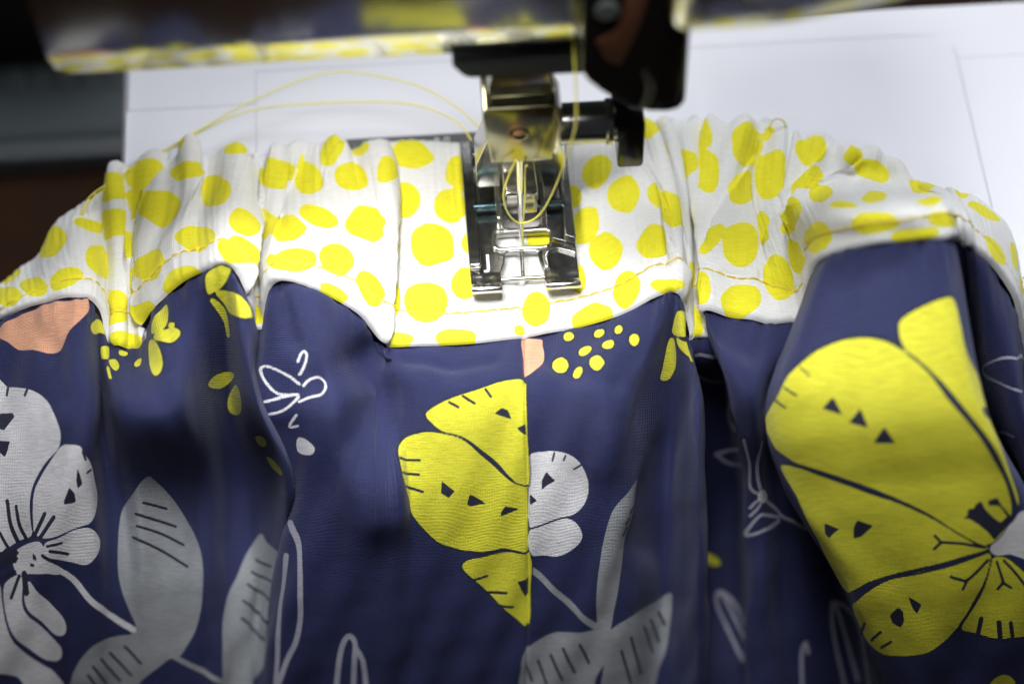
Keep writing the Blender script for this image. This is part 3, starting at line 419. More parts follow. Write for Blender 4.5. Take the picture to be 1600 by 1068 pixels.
SKIRT_PRINT = {
 'white~': """632,2554;767,2554;882,2561;1032,2583;1159,2645;1261,2738;1318,2846;1322,2936;1290,3005;1171,3096;1074,3208;1028,3294;1007,3401;1010,3529;1018,3625;893,3657;775,3700;636,3679
1324,2988;1431,2969;1553,2969;1606,3026;1700,3118;1772,3229;1828,3337;1787,3444;1693,3530;1595,3557;1403,3600;1185,3631;1056,3610;1035,3529;1036,3401;1057,3294;1113,3208;1205,3101
1185,3661;1367,3623;1565,3576;1691,3572;1798,3626;1810,3690;1738,3764;1636,3823;1522,3811;1335,3785;1187,3742
835,3764;925,3700;1116,3657;1187,3721;1261,3785;1409,3849;1338,3896;1190,3870;1023,3881;883,3896
977,3966;1024,3934;1123,4018;1272,4101;1404,4172;1453,4242;1430,4292;1325,4292;1171,4222;1032,4142;970,4060
766,3955;868,3902;944,3913;942,4060;994,4146;1131,4236;1301,4316;1403,4372;1417,4432;1357,4469;1229,4463;1086,4412;921,4322;806,4202;755,4080
642,3997;723,3955;738,4080;780,4201;892,4341;1040,4438;1213,4500;1344,4546;1449,4653;1066,4675;939,4588;758,4545;673,4524
5949,2903;6034,2911;6136,2967;6110,3021;6008,3031;5909,3012;5906,2957
8775,3072;8933,3035;9136,3021;9278,3055;9386,3133;9433,3230;9419,3337;9346,3423;9213,3487;9014,3519;8778,3562;8768,3316
8777,3577;8980,3536;9147,3502;9279,3519;9353,3583;9347,3647;9246,3711;9083,3764;8948,3764;8779,3743
12661,3314;12781,3301;12840,3350;12745,3399;12640,3374
15577,3715;15621,3658;15703,3585;15794,3528;15916,3454;16181,3454;15876,3764;15696,3756;15605,3764""",
 'white': """1236,3830;1246,3857;1336,3884;1421,3910;1488,3939;1539,3978;1582,4022;1628,4064;1673,4094;1724,4118;1820,4148;1991,4189;2134,4237;2292,4284;2356,4277;2349,4251;2177,4204;2038,4156;1891,4115;1773,4085;1715,4063;1669,4036;1625,3997;1581,3950;1527,3907;1454,3873;1369,3846;1279,3819
6020,2560;6023,2551;6002,2537;5982,2523;5956,2509;5923,2496;5883,2484;5840,2473;5795,2464;5747,2456;5701,2451;5658,2450;5615,2454;5602,2467;5629,2489;5666,2513;5702,2536;5740,2558;5779,2579;5814,2595;5843,2605;5870,2611;5899,2614;5933,2617;5970,2619;6006,2621;6016,2613;6009,2606;5973,2604;5937,2603;5904,2600;5878,2597;5856,2592;5831,2584;5799,2568;5762,2549;5729,2529;5699,2509;5672,2487;5659,2471;5662,2465;5675,2463;5701,2464;5740,2468;5785,2475;5828,2484;5870,2494;5909,2507;5942,2519;5965,2532;5985,2546;6006,2561
5698,2646;5713,2652;5765,2645;5812,2639;5860,2633;5918,2626;5973,2620;6002,2620;5999,2623;5981,2640;5958,2658;5937,2672;5912,2684;5881,2694;5839,2701;5790,2706;5736,2711;5722,2721;5733,2728;5788,2723;5840,2718;5886,2710;5922,2698;5950,2684;5973,2668;5998,2649;6019,2628;6013,2606;5973,2605;5916,2611;5858,2618;5809,2623;5762,2630;5710,2636
6034,2571;6048,2571;6062,2559;6076,2548;6095,2539;6123,2530;6159,2522;6191,2518;6223,2520;6255,2526;6277,2533;6286,2542;6287,2554;6282,2567;6268,2580;6247,2594;6219,2606;6181,2613;6135,2618;6094,2624;6061,2632;6034,2641;6007,2649;6003,2659;6015,2664;6042,2655;6069,2647;6099,2639;6139,2633;6186,2628;6230,2619;6265,2605;6291,2588;6308,2571;6315,2554;6312,2537;6297,2523;6269,2513;6232,2506;6193,2504;6153,2509;6115,2518;6083,2528;6061,2539;6045,2551;6031,2563
6015,2513;6029,2511;6046,2496;6064,2480;6080,2463;6095,2445;6109,2426;6117,2409;6116,2396;6109,2386;6093,2380;6072,2382;6055,2390;6040,2400;6028,2412;6018,2427;6008,2441;6015,2448;6028,2445;6039,2430;6049,2416;6059,2405;6070,2398;6082,2393;6085,2392;6087,2394;6092,2400;6093,2410;6086,2424;6074,2442;6059,2459;6044,2474;6027,2490;6010,2505
5996,2731;5981,2731;5944,2762;5902,2794;5875,2822;5903,2835;5946,2828;5984,2823;5993,2812;5982,2805;5945,2811;5909,2816;5903,2820;5920,2804;5961,2772;5998,2741
5241,1999;5455,2143;5450,2218;5464,2288;5153,2197;5107,2148;5183,2134;5308,2133""",
 'dark': """701,2749;839,2741;859,2767;762,2870;700,2856
700,2945;819,2946;796,3012;767,3061;700,3014
1456,3268;1516,3316;1533,3380;1403,3390;1402,3363
1536,3122;1568,3185;1595,3251;1547,3283;1530,3229
1036,3742;1078,3753;1092,3785;1046,3781
1012,3811;1070,3810;1060,3832;1015,3832
774,2548;762,2553;756,2584;751,2616;761,2624;773,2618;779,2587;784,2556
990,2563;975,2566;960,2590;945,2614;953,2624;968,2621;982,2596;997,2572
1584,2996;1575,3006;1593,3043;1612,3079;1628,3084;1638,3074;1619,3037;1601,3001
1712,3148;1692,3144;1663,3155;1637,3166;1635,3178;1653,3181;1680,3170;1710,3159
773,3358;757,3371;769,3425;781,3480;797,3533;819,3582;844,3627;869,3673;893,3678;906,3663;880,3618;856,3573;834,3526;819,3475;806,3421;794,3367
872,3392;857,3402;867,3454;877,3506;890,3553;910,3593;933,3628;955,3662;977,3666;987,3652;964,3618;941,3585;923,3548;910,3502;900,3451;890,3400
711,3586;704,3599;747,3654;792,3710;810,3712;817,3699;772,3644;728,3588
1037,3646;1063,3642;1122,3556;1184,3471;1171,3455;1143,3459;1083,3545;1025,3630
1106,3645;1134,3643;1220,3563;1310,3484;1300,3467;1269,3468;1181,3548;1097,3628
677,3755;709,3781;787,3776;869,3770;896,3741;860,3715;779,3720;701,3726
1191,3684;1206,3692;1298,3685;1389,3677;1399,3667;1384,3658;1293,3666;1201,3673
1225,3714;1236,3728;1347,3746;1453,3764;1472,3756;1463,3742;1357,3724;1246,3705
679,3823;717,3844;792,3828;871,3812;890,3779;848,3759;771,3775;696,3791
699,3934;715,3939;790,3909;868,3880;872,3866;854,3861;776,3891;702,3920
823,4068;842,4064;880,3986;920,3906;909,3893;888,3898;849,3978;811,4056
992,4035;1019,4015;1001,3947;984,3878;949,3864;923,3884;939,3953;957,4022
1139,3737;1141,3752;1278,3807;1416,3863;1439,3858;1437,3843;1301,3788;1162,3733
2527,3392;2534,3404;2684,3427;2840,3448;2860,3440;2851,3429;2696,3407;2546,3385
2399,3467;2407,3479;2683,3530;2963,3576;2986,3569;2977,3558;2697,3511;2425,3461
2410,3553;2419,3565;2536,3584;2639,3604;2743,3624;2846,3648;2953,3674;3066,3699;3091,3694;3086,3683;2973,3657;2864,3631;2759,3607;2652,3586;2549,3567;2435,3547
2329,3630;2335,3642;2471,3669;2579,3696;2690,3727;2818,3763;2962,3803;3113,3843;3138,3839;3135,3827;2984,3787;2839,3747;2709,3710;2596,3680;2490,3652;2358,3625
2166,4367;2164,4378;2298,4434;2443,4490;2468,4489;2470,4477;2329,4421;2189,4365
1967,4406;1964,4417;2121,4495;2284,4574;2312,4573;2315,4561;2147,4482;1994,4405
1813,4447;1808,4458;1983,4535;2119,4616;2144,4615;2148,4603;2014,4523;1845,4446
1706,4498;1702,4510;1790,4570;1912,4632;1943,4632;1950,4620;1825,4558;1725,4498
1657,4550;1653,4561;1693,4604;1738,4647;1760,4648;1768,4636;1716,4593;1674,4551
4206,3775;4211,3786;4341,3814;4499,3842;4532,3838;4521,3828;4361,3800;4230,3772
4131,3860;4136,3870;4397,3919;4727,3969;4771,3965;4756,3955;4419,3904;4155,3856
4071,3943;4071,3954;4163,3983;4291,4012;4432,4039;4560,4061;4694,4080;4908,4099;4944,4092;4965,4083;4725,4066;4591,4047;4463,4025;4327,3998;4193,3969;4094,3941
4004,4057;4002,4067;4296,4156;4756,4243;4821,4242;4817,4231;4344,4144;4025,4055
3988,4175;3986,4185;4198,4261;4594,4338;4645,4337;4645,4326;4247,4250;4010,4173
7791,2887;7796,2895;7889,2909;7971,2924;8034,2940;8077,2959;8109,2979;8145,3006;8192,3040;8247,3080;8310,3119;8380,3160;8456,3201;8533,3235;8613,3258;8690,3274;8761,3290;8774,3285;8770,3278;8699,3262;8624,3247;8547,3225;8472,3191;8396,3151;8325,3111;8262,3071;8205,3031;8156,2996;8119,2970;8086,2948;8041,2928;7976,2911;7894,2897;7802,2882
8008,3739;8017,3747;8112,3741;8214,3735;8311,3730;8371,3727;8406,3725;8457,3726;8544,3730;8652,3736;8756,3743;8769,3735;8759,3726;8655,3719;8547,3713;8459,3709;8406,3708;8368,3710;8308,3713;8212,3718;8110,3724;8015,3730
7121,3087;7134,3096;7340,3100;7562,3105;7582,3096;7568,3087;7351,3082;7141,3078
7127,3179;7140,3188;7324,3195;7538,3202;7560,3194;7545,3184;7335,3177;7148,3170
7163,3265;7173,3276;7385,3296;7592,3316;7613,3309;7604,3298;7404,3277;7186,3257
8268,2542;8261,2559;8289,2599;8319,2636;8338,2636;8345,2622;8314,2584;8286,2543
8056,2610;8057,2626;8106,2660;8157,2693;8172,2688;8171,2673;8119,2640;8070,2604
7937,2664;7938,2679;7979,2701;8019,2723;8033,2718;8031,2704;7992,2681;7952,2658
8102,3925;8114,3933;8181,3920;8257,3907;8265,3896;8249,3889;8175,3902;8108,3914
8216,4019;8228,4028;8350,4023;8482,4018;8494,4008;8480,3999;8347,4004;8226,4009
8355,4090;8365,4100;8465,4110;8565,4121;8583,4113;8572,4103;8471,4092;8371,4082
7822,3230;7950,3299;7889,3348;7811,3316
8083,3326;8234,3401;8095,3418;8058,3401
8459,3406;8647,3436;8401,3476;8412,3444
8356,2760;8451,2716;8525,2735;8570,2809;8447,2782
8633,2870;8750,2837;8761,2924
8617,3930;8757,3924;8759,4040;8717,4050
8765,3565;8777,3570;8846,3558;8912,3546;8983,3534;9063,3521;9148,3508;9232,3495;9237,3488;9227,3483;9143,3496;9058,3509;8978,3521;8907,3534;8840,3546;8771,3558
9082,3022;9068,3026;9052,3058;9036,3090;9044,3098;9058,3094;9074,3062;9090,3030
9203,3037;9189,3040;9174,3061;9159,3082;9166,3091;9180,3088;9194,3066;9209,3045
9372,3104;9359,3101;9313,3122;9266,3143;9265,3152;9278,3155;9325,3134;9370,3114
8918,3294;8920,3230;8974,3166;9022,3198;9071,3226;8986,3256
8782,3326;8865,3369;8780,3406
9326,4346;9317,4356;9369,4426;9422,4498;9443,4501;9453,4490;9398,4419;9345,4349
9148,4366;9139,4376;9203,4467;9267,4560;9285,4564;9293,4553;9229,4460;9165,4369
9019,4416;9011,4427;9078,4514;9141,4603;9159,4606;9167,4595;9103,4506;9038,4419
8880,4456;8870,4467;8923,4547;8975,4631;8993,4634;9002,4624;8951,4541;8899,4460
8756,4508;8746,4518;8780,4565;8814,4613;8833,4617;8842,4606;8809,4558;8776,4511
10256,4136;10247,4146;10286,4192;10326,4237;10348,4240;10359,4230;10318,4185;10278,4139
10165,4186;10155,4196;10211,4272;10268,4347;10290,4350;10301,4340;10242,4265;10185,4190
10077,4226;10067,4236;10129,4326;10193,4417;10213,4421;10224,4410;10159,4320;10096,4230
9919,4296;9908,4305;9973,4431;10039,4560;10058,4564;10069,4554;10003,4426;9938,4300
9813,4385;9802,4395;9861,4510;9920,4630;9939,4635;9951,4624;9891,4505;9832,4390
9959,3417;9938,3417;9914,3439;9889,3460;9895,3472;9915,3472;9940,3450;9964,3429
9918,3492;9898,3492;9873,3514;9848,3535;9854,3547;9874,3546;9899,3525;9924,3504
9897,3555;9877,3558;9851,3590;9825,3621;9833,3633;9853,3631;9879,3599;9905,3567
14928,2622;14987,2729;14871,2687
15091,2683;15131,2806;15020,2774
15217,2789;15262,2921;15144,2912
14680,3528;14714,3545;14763,3569;14639,3634;14628,3602
14898,3503;14974,3544;14863,3626;14816,3634;14853,3560
14878,4116;14898,4147;14882,4208;14838,4254;14792,4223;14795,4170
14968,4046;15012,4077;15043,4101;14987,4165;14970,4124
15488,3490;15518,3470;15537,3421;15570,3413;15583,3388;15624,3356;15629,3413;15660,3479;15698,3528;15762,3490;15731,3405;15656,3392;15665,3359;15736,3339;15745,3388;15776,3454;15809,3516;15725,3568;15662,3617;15624,3650;15601,3585;15565,3528;15526,3487
14589,3097;14590,3107;14685,3134;14756,3162;14817,3191;14873,3221;14928,3253;14986,3285;15049,3319;15112,3355;15174,3395;15234,3440;15295,3488;15358,3539;15423,3593;15489,3649;15558,3705;15566,3701;15567,3692;15498,3636;15432,3580;15368,3526;15304,3475;15243,3426;15183,3382;15121,3342;15057,3305;14994,3271;14935,3238;14880,3206;14824,3175;14764,3146;14695,3118;14605,3090
14275,4040;14314,4044;14545,4024;14647,4003;14714,3984;14766,3968;14812,3953;14865,3939;14933,3925;15013,3912;15095,3895;15174,3873;15254,3848;15333,3822;15411,3796;15485,3769;15559,3741;15564,3733;15559,3728;15485,3755;15411,3782;15334,3809;15255,3834;15176,3859;15097,3881;15016,3898;14937,3911;14868,3925;14814,3939;14767,3954;14715,3970;14646,3990;14544,4011;14312,4031
15251,4236;15261,4236;15306,4193;15351,4149;15393,4105;15429,4059;15461,4011;15491,3961;15519,3907;15545,3853;15571,3798;15569,3790;15559,3794;15533,3849;15507,3903;15480,3955;15450,4004;15418,4051;15383,4096;15342,4140;15297,4183;15252,4226
15568,3701;15567,3688;15529,3676;15492,3664;15453,3656;15411,3653;15366,3654;15321,3656;15310,3666;15313,3677;15359,3676;15404,3674;15445,3677;15483,3685;15520,3697;15557,3709
15320,3672;15326,3659;15314,3634;15303,3610;15292,3611;15286,3625;15297,3649;15308,3674
15324,3660;15313,3659;15283,3685;15252,3711;15248,3724;15259,3726;15290,3700;15321,3674
15557,3781;15546,3780;15519,3805;15493,3829;15466,3852;15439,3874;15410,3895;15380,3916;15376,3931;15387,3934;15417,3913;15446,3892;15474,3869;15501,3845;15528,3820;15555,3796
15390,3928;15389,3915;15344,3899;15300,3883;15288,3891;15288,3903;15333,3919;15378,3936
15389,3918;15377,3921;15355,3952;15334,3982;15336,3994;15348,3991;15369,3961;15391,3930
15593,3796;15584,3807;15585,3880;15588,3953;15598,3958;15607,3946;15604,3874;15603,3801
15603,3943;15591,3944;15567,3972;15543,4000;15544,4013;15555,4012;15579,3984;15603,3956
15590,3954;15589,3967;15611,3982;15633,3996;15645,3991;15646,3977;15624,3963;15602,3948
15635,3790;15630,3804;15646,3830;15664,3856;15682,3884;15700,3915;15718,3948;15737,3980;15752,3980;15758,3967;15739,3934;15720,3901;15701,3870;15683,3841;15664,3815;15647,3789
14421,4335;14473,4337;14595,4310;14670,4284;14677,4271;14659,4269;14579,4295;14443,4322
14562,4387;14586,4392;14665,4372;14726,4353;14735,4341;14722,4336;14661,4355;14580,4374
13995,4300;14196,4295;14377,4257;14510,4218;14503,4208;14446,4212;14288,4250;13956,4289
15354,4311;15373,4303;15397,4249;15421,4196;15413,4181;15394,4190;15370,4243;15345,4296
15491,4325;15508,4310;15516,4259;15525,4207;15511,4195;15494,4209;15485,4261;15477,4313
15568,4313;15582,4301;15587,4253;15592,4206;15580,4197;15566,4210;15561,4257;15556,4304
15339,2443;15340,2451;15387,2471;15431,2492;15471,2514;15507,2538;15542,2564;15576,2595;15611,2633;15647,2679;15684,2731;15726,2789;15771,2856;15810,2935;15838,3030;15857,3133;15869,3223;15872,3294;15868,3358;15864,3422;15882,3428;15902,3415;15908,3350;15914,3285;15913,3212;15904,3119;15888,3015;15860,2920;15814,2841;15760,2775;15712,2718;15670,2667;15631,2622;15594,2585;15558,2555;15523,2528;15485,2504;15444,2482;15401,2461;15353,2441
14698,2489;14701,2496;14744,2517;14784,2537;14794,2537;14793,2530;14754,2509;14711,2489
14607,2577;14612,2585;14675,2604;14725,2625;14735,2622;14732,2613;14683,2594;14622,2574
14493,2638;14496,2647;14573,2669;14630,2692;14645,2689;14643,2680;14589,2657;14518,2635
16031,2567;16142,2664;16155,2689;16084,2781;15933,2734;15906,2685;16061,2678""",
 'grey~': """2633,3186;2730,3223;2872,3320;3031,3433;3157,3540;3268,3644;3346,3748;3371,3872;3343,4039;3288,4182;3215,4282;3099,4363;2979,4434;2816,4454;2627,4526;2480,4588;2341,4653;1871,4720;1537,4664;1522,4588;1548,4525;1610,4442;1723,4362;1924,4321;2140,4297;2270,4292;2346,4242;2264,4162;2175,4060;2121,3955;2099,3829;2114,3661;2147,3535;2217,3428;2423,3319
4238,3603;4355,3655;4571,3729;4811,3806;4917,3949;4963,4094;4967,4232;4916,4376;4800,4466;4561,4541;4222,4629;3973,4695;3742,4663;3720,4524;3711,4376;3721,4230;3791,4054;3929,3917;4038,3765;4117,3688
10005,3223;10001,3294;9976,3423;9933,3551;9885,3637;9844,3828;9799,3998;9749,4142;9714,4242;9643,4322;9553,4262;9534,4162;9540,3998;9564,3828;9606,3637;9681,3466;9813,3348
8712,4419;8819,4352;9022,4292;9215,4276;9459,4272;9644,4282;9678,4362;9641,4463;9531,4567;9455,4675;9062,4744;8693,4675;8687,4525
9643,4322;9749,4242;9924,4172;10168,4092;10396,4015;10418,4081;10403,4243;10365,4384;10286,4506;10172,4676;9882,4721;9596,4675;9623,4483""",
 'grey': """2856,4426;2864,4450;2987,4480;3114,4511;3246,4542;3422,4576;3619,4611;3786,4646;3837,4635;3825,4611;3661,4577;3475,4543;3289,4509;3155,4479;3030,4448;2905,4418
8756,3843;8757,3870;8814,3896;8869,3921;8927,3950;8992,3986;9062,4026;9129,4065;9194,4103;9260,4140;9325,4177;9391,4213;9458,4250;9526,4286;9573,4283;9579,4258;9512,4221;9443,4185;9374,4148;9305,4110;9238,4073;9172,4035;9106,3995;9038,3955;8972,3918;8912,3888;8857,3862;8802,3837""",
 'outline': """5656,3502;5619,3521;5703,3572;5777,3621;5835,3674;5882,3737;5920,3805;5949,3872;5969,3935;5982,3996;5992,4054;6002,4105;6009,4152;6012,4198;6008,4246;5999,4294;5985,4339;5963,4376;5933,4411;5903,4455;5877,4509;5851,4569;5823,4631;5850,4652;5889,4643;5914,4581;5938,4521;5962,4468;5990,4428;6019,4391;6043,4350;6059,4302;6069,4252;6074,4202;6073,4153;6067,4105;6059,4053;6051,3996;6041,3934;6025,3870;6000,3802;5968,3733;5925,3668;5870,3611;5807,3561;5736,3511
5716,3735;5672,3745;5686,3815;5696,3884;5704,3961;5709,4049;5719,4141;5731,4228;5746,4310;5762,4389;5775,4461;5785,4523;5792,4579;5798,4637;5829,4650;5857,4638;5852,4581;5845,4525;5837,4462;5824,4390;5810,4311;5797,4230;5787,4143;5779,4052;5776,3964;5772,3889;5768,3819;5760,3750
6424,4660;6451,4647;6459,4576;6467,4507;6475,4450;6486,4408;6498,4377;6511,4353;6525,4336;6537,4327;6539,4326;6545,4329;6560,4339;6572,4356;6575,4381;6572,4417;6569,4461;6568,4516;6566,4579;6564,4644;6591,4661;6619,4646;6621,4581;6623,4518;6624,4463;6627,4419;6630,4382;6625,4349;6606,4321;6577,4302;6542,4292;6507,4298;6483,4315;6464,4337;6449,4365;6436,4400;6425,4444;6416,4503;6409,4572;6401,4643
6581,4363;6573,4385;6604,4411;6634,4435;6659,4467;6677,4518;6689,4581;6701,4647;6735,4661;6763,4643;6751,4578;6737,4513;6717,4457;6685,4418;6649,4390;6616,4364
11474,2146;11524,2166;11608,2162;11666,2156;11719,2155;11779,2161;11901,2186;12201,2275;12168,2244;12000,2178;12004,2174;11804,2131;11729,2123;11667,2124;11604,2130;11515,2133
11578,2389;11586,2418;11629,2438;11666,2459;11703,2475;11745,2481;11794,2483;11869,2487;11924,2470;11896,2447;11806,2440;11754,2438;11715,2432;11682,2417;11647,2397;11607,2376
12545,2920;12518,2932;12534,2990;12549,3048;12556,3105;12542,3165;12521,3227;12527,3281;12579,3318;12647,3340;12722,3361;12760,3355;12757,3340;12674,3319;12611,3299;12573,3272;12570,3226;12590,3166;12605,3102;12599,3043;12587,2984;12575,2926
12913,2935;12859,2941;12777,2994;12706,3049;12664,3103;12646,3157;12642,3209;12648,3255;12662,3293;12685,3324;12711,3355;12748,3359;12769,3345;12741,3315;12715,3285;12699,3250;12694,3206;12699,3156;12720,3105;12770,3054;12847,3001;12936,2948
12775,3351;12740,3344;12684,3354;12636,3364;12595,3376;12561,3391;12533,3405;12504,3419;12509,3434;12542,3435;12568,3421;12592,3408;12619,3396;12655,3386;12704,3376;12762,3366
12766,3359;12726,3360;12682,3383;12644,3406;12610,3426;12577,3443;12543,3458;12503,3473;12504,3489;12538,3492;12573,3476;12608,3461;12643,3443;12681,3421;12725,3398;12774,3374
13012,3483;12992,3471;12879,3468;12760,3465;12663,3472;12592,3496;12530,3530;12477,3559;12416,3583;12294,3608;12462,3630;12549,3629;12641,3618;12739,3600;12836,3574;12929,3540;13016,3508;13015,3493;12977,3491;12884,3524;12794,3556;12711,3580;12627,3596;12541,3605;12478,3607;12481,3607;12494,3594;12525,3573;12568,3545;12622,3514;12681,3494;12761,3489;12871,3492;12984,3495
12723,3343;12717,3359;12833,3404;12958,3449;13083,3492;13220,3533;13376,3573;13548,3612;13676,3602;13638,3585;13423,3552;13259,3512;13118,3473;13004,3431;12886,3386;12763,3341
12069,2641;11963,2650;11905,2692;11865,2733;11849,2775;11863,2821;11898,2864;11953,2893;12161,2886;12181,2862;12191,2848;12188,2837;12231,2835;12081,2857;12024,2873;12080,2872;12003,2851;11942,2811;11923,2770;11947,2735;12022,2695;12144,2654
11674,3046;11686,3055;11725,3044;11767,3034;11817,3027;11897,3028;12098,3031;12214,3029;12227,3020;12236,3010;12182,3006;11917,3004;11820,3004;11764,3011;11721,3022;11681,3032
11676,3038;11676,3053;11710,3077;11746,3101;11790,3120;11861,3132;12046,3138;12179,3137;12193,3126;12204,3117;12104,3114;11883,3109;11807,3099;11763,3081;11727,3058;11692,3034
12196,4479;12197,4457;12229,4472;12231,4495;11985,4465;11846,4391;11782,4312;11744,4241;11715,4181;11693,4128;11680,4084;11676,4049;11680,4024;11686,4015;11694,4015;11714,4025;11738,4048;11767,4085;11806,4133;11864,4183;11976,4233;12209,4275;12223,4286;12221,4287;12223,4286;12214,4290;12213,4303;12193,4319;12226,4335;12217,4326;12220,4312;12231,4296;12202,4280;12200,4267;12227,4259;12231,4257;12196,4253;12187,4241;12206,4219;11936,4172;11841,4121;11789,4071;11755,4032;11726,4006;11700,3992;11675,3994;11660,4016;11655,4049;11659,4089;11673,4136;11696,4190;11723,4251;11759,4323;11809,4402;11891,4476;12085,4539;12181,4536;12221,4510
11698,4008;11692,4021;11717,4077;11744,4132;11771,4183;11800,4225;11836,4264;11891,4317;12042,4395;12228,4444;12226,4445;12226,4423;12199,4405;12210,4394;12211,4369;12016,4308;11886,4254;11833,4214;11796,4173;11765,4121;11737,4067;11712,4011
13449,4076;13432,4085;13419,4138;13407,4190;13399,4244;13399,4301;13403,4360;13410,4425;13419,4497;13433,4577;13448,4659;13462,4665;13473,4653;13458,4571;13444,4492;13434,4420;13428,4356;13424,4298;13425,4242;13433,4190;13446,4138;13461,4086
13439,4072;13443,4085;13481,4095;13525,4104;13574,4118;13639,4139;13866,4166;13932,4203;13925,4251;13884,4310;13837,4379;13791,4463;13765,4558;13763,4658;13816,4666;13868,4654;13888,4554;13935,4458;14023,4374;14169,4304;14258,4244;14286,4193;14262,4153;14101,4123;13644,4099;13553,4082;13498,4073;13457,4063
13476,4077;13461,4089;13470,4162;13481,4234;13494,4314;13509,4405;13530,4506;13556,4611;13579,4617;13599,4605;13568,4500;13545,4400;13527,4308;13513,4228;13502,4156;13494,4082
13115,4667;13131,4656;13137,4570;13145,4488;13155,4424;13170,4382;13186,4358;13181,4354;13179,4361;13182,4392;13186,4424;13202,4431;13216,4420;13213,4388;13209,4355;13194,4333;13161,4348;13141,4377;13124,4422;13113,4488;13106,4571;13099,4657
18483,2231;18429,2259;18055,2400;17945,2414;17843,2426;17739,2440;17637,2454;17542,2466;17459,2476;17388,2487;17362,2502;17396,2520;17469,2539;17572,2557;17696,2572;17853,2586;18072,2601;18162,2596;18128,2584;17880,2571;17719,2559;17605,2545;17518,2529;17458,2513;17433,2500;17445,2492;17490,2485;17560,2476;17647,2464;17744,2452;17841,2439;17933,2429;18034,2418;18380,2321
17374,2843;17370,2855;17546,2874;17705,2898;17749,2892;17745,2879;17595,2855;17431,2835""",
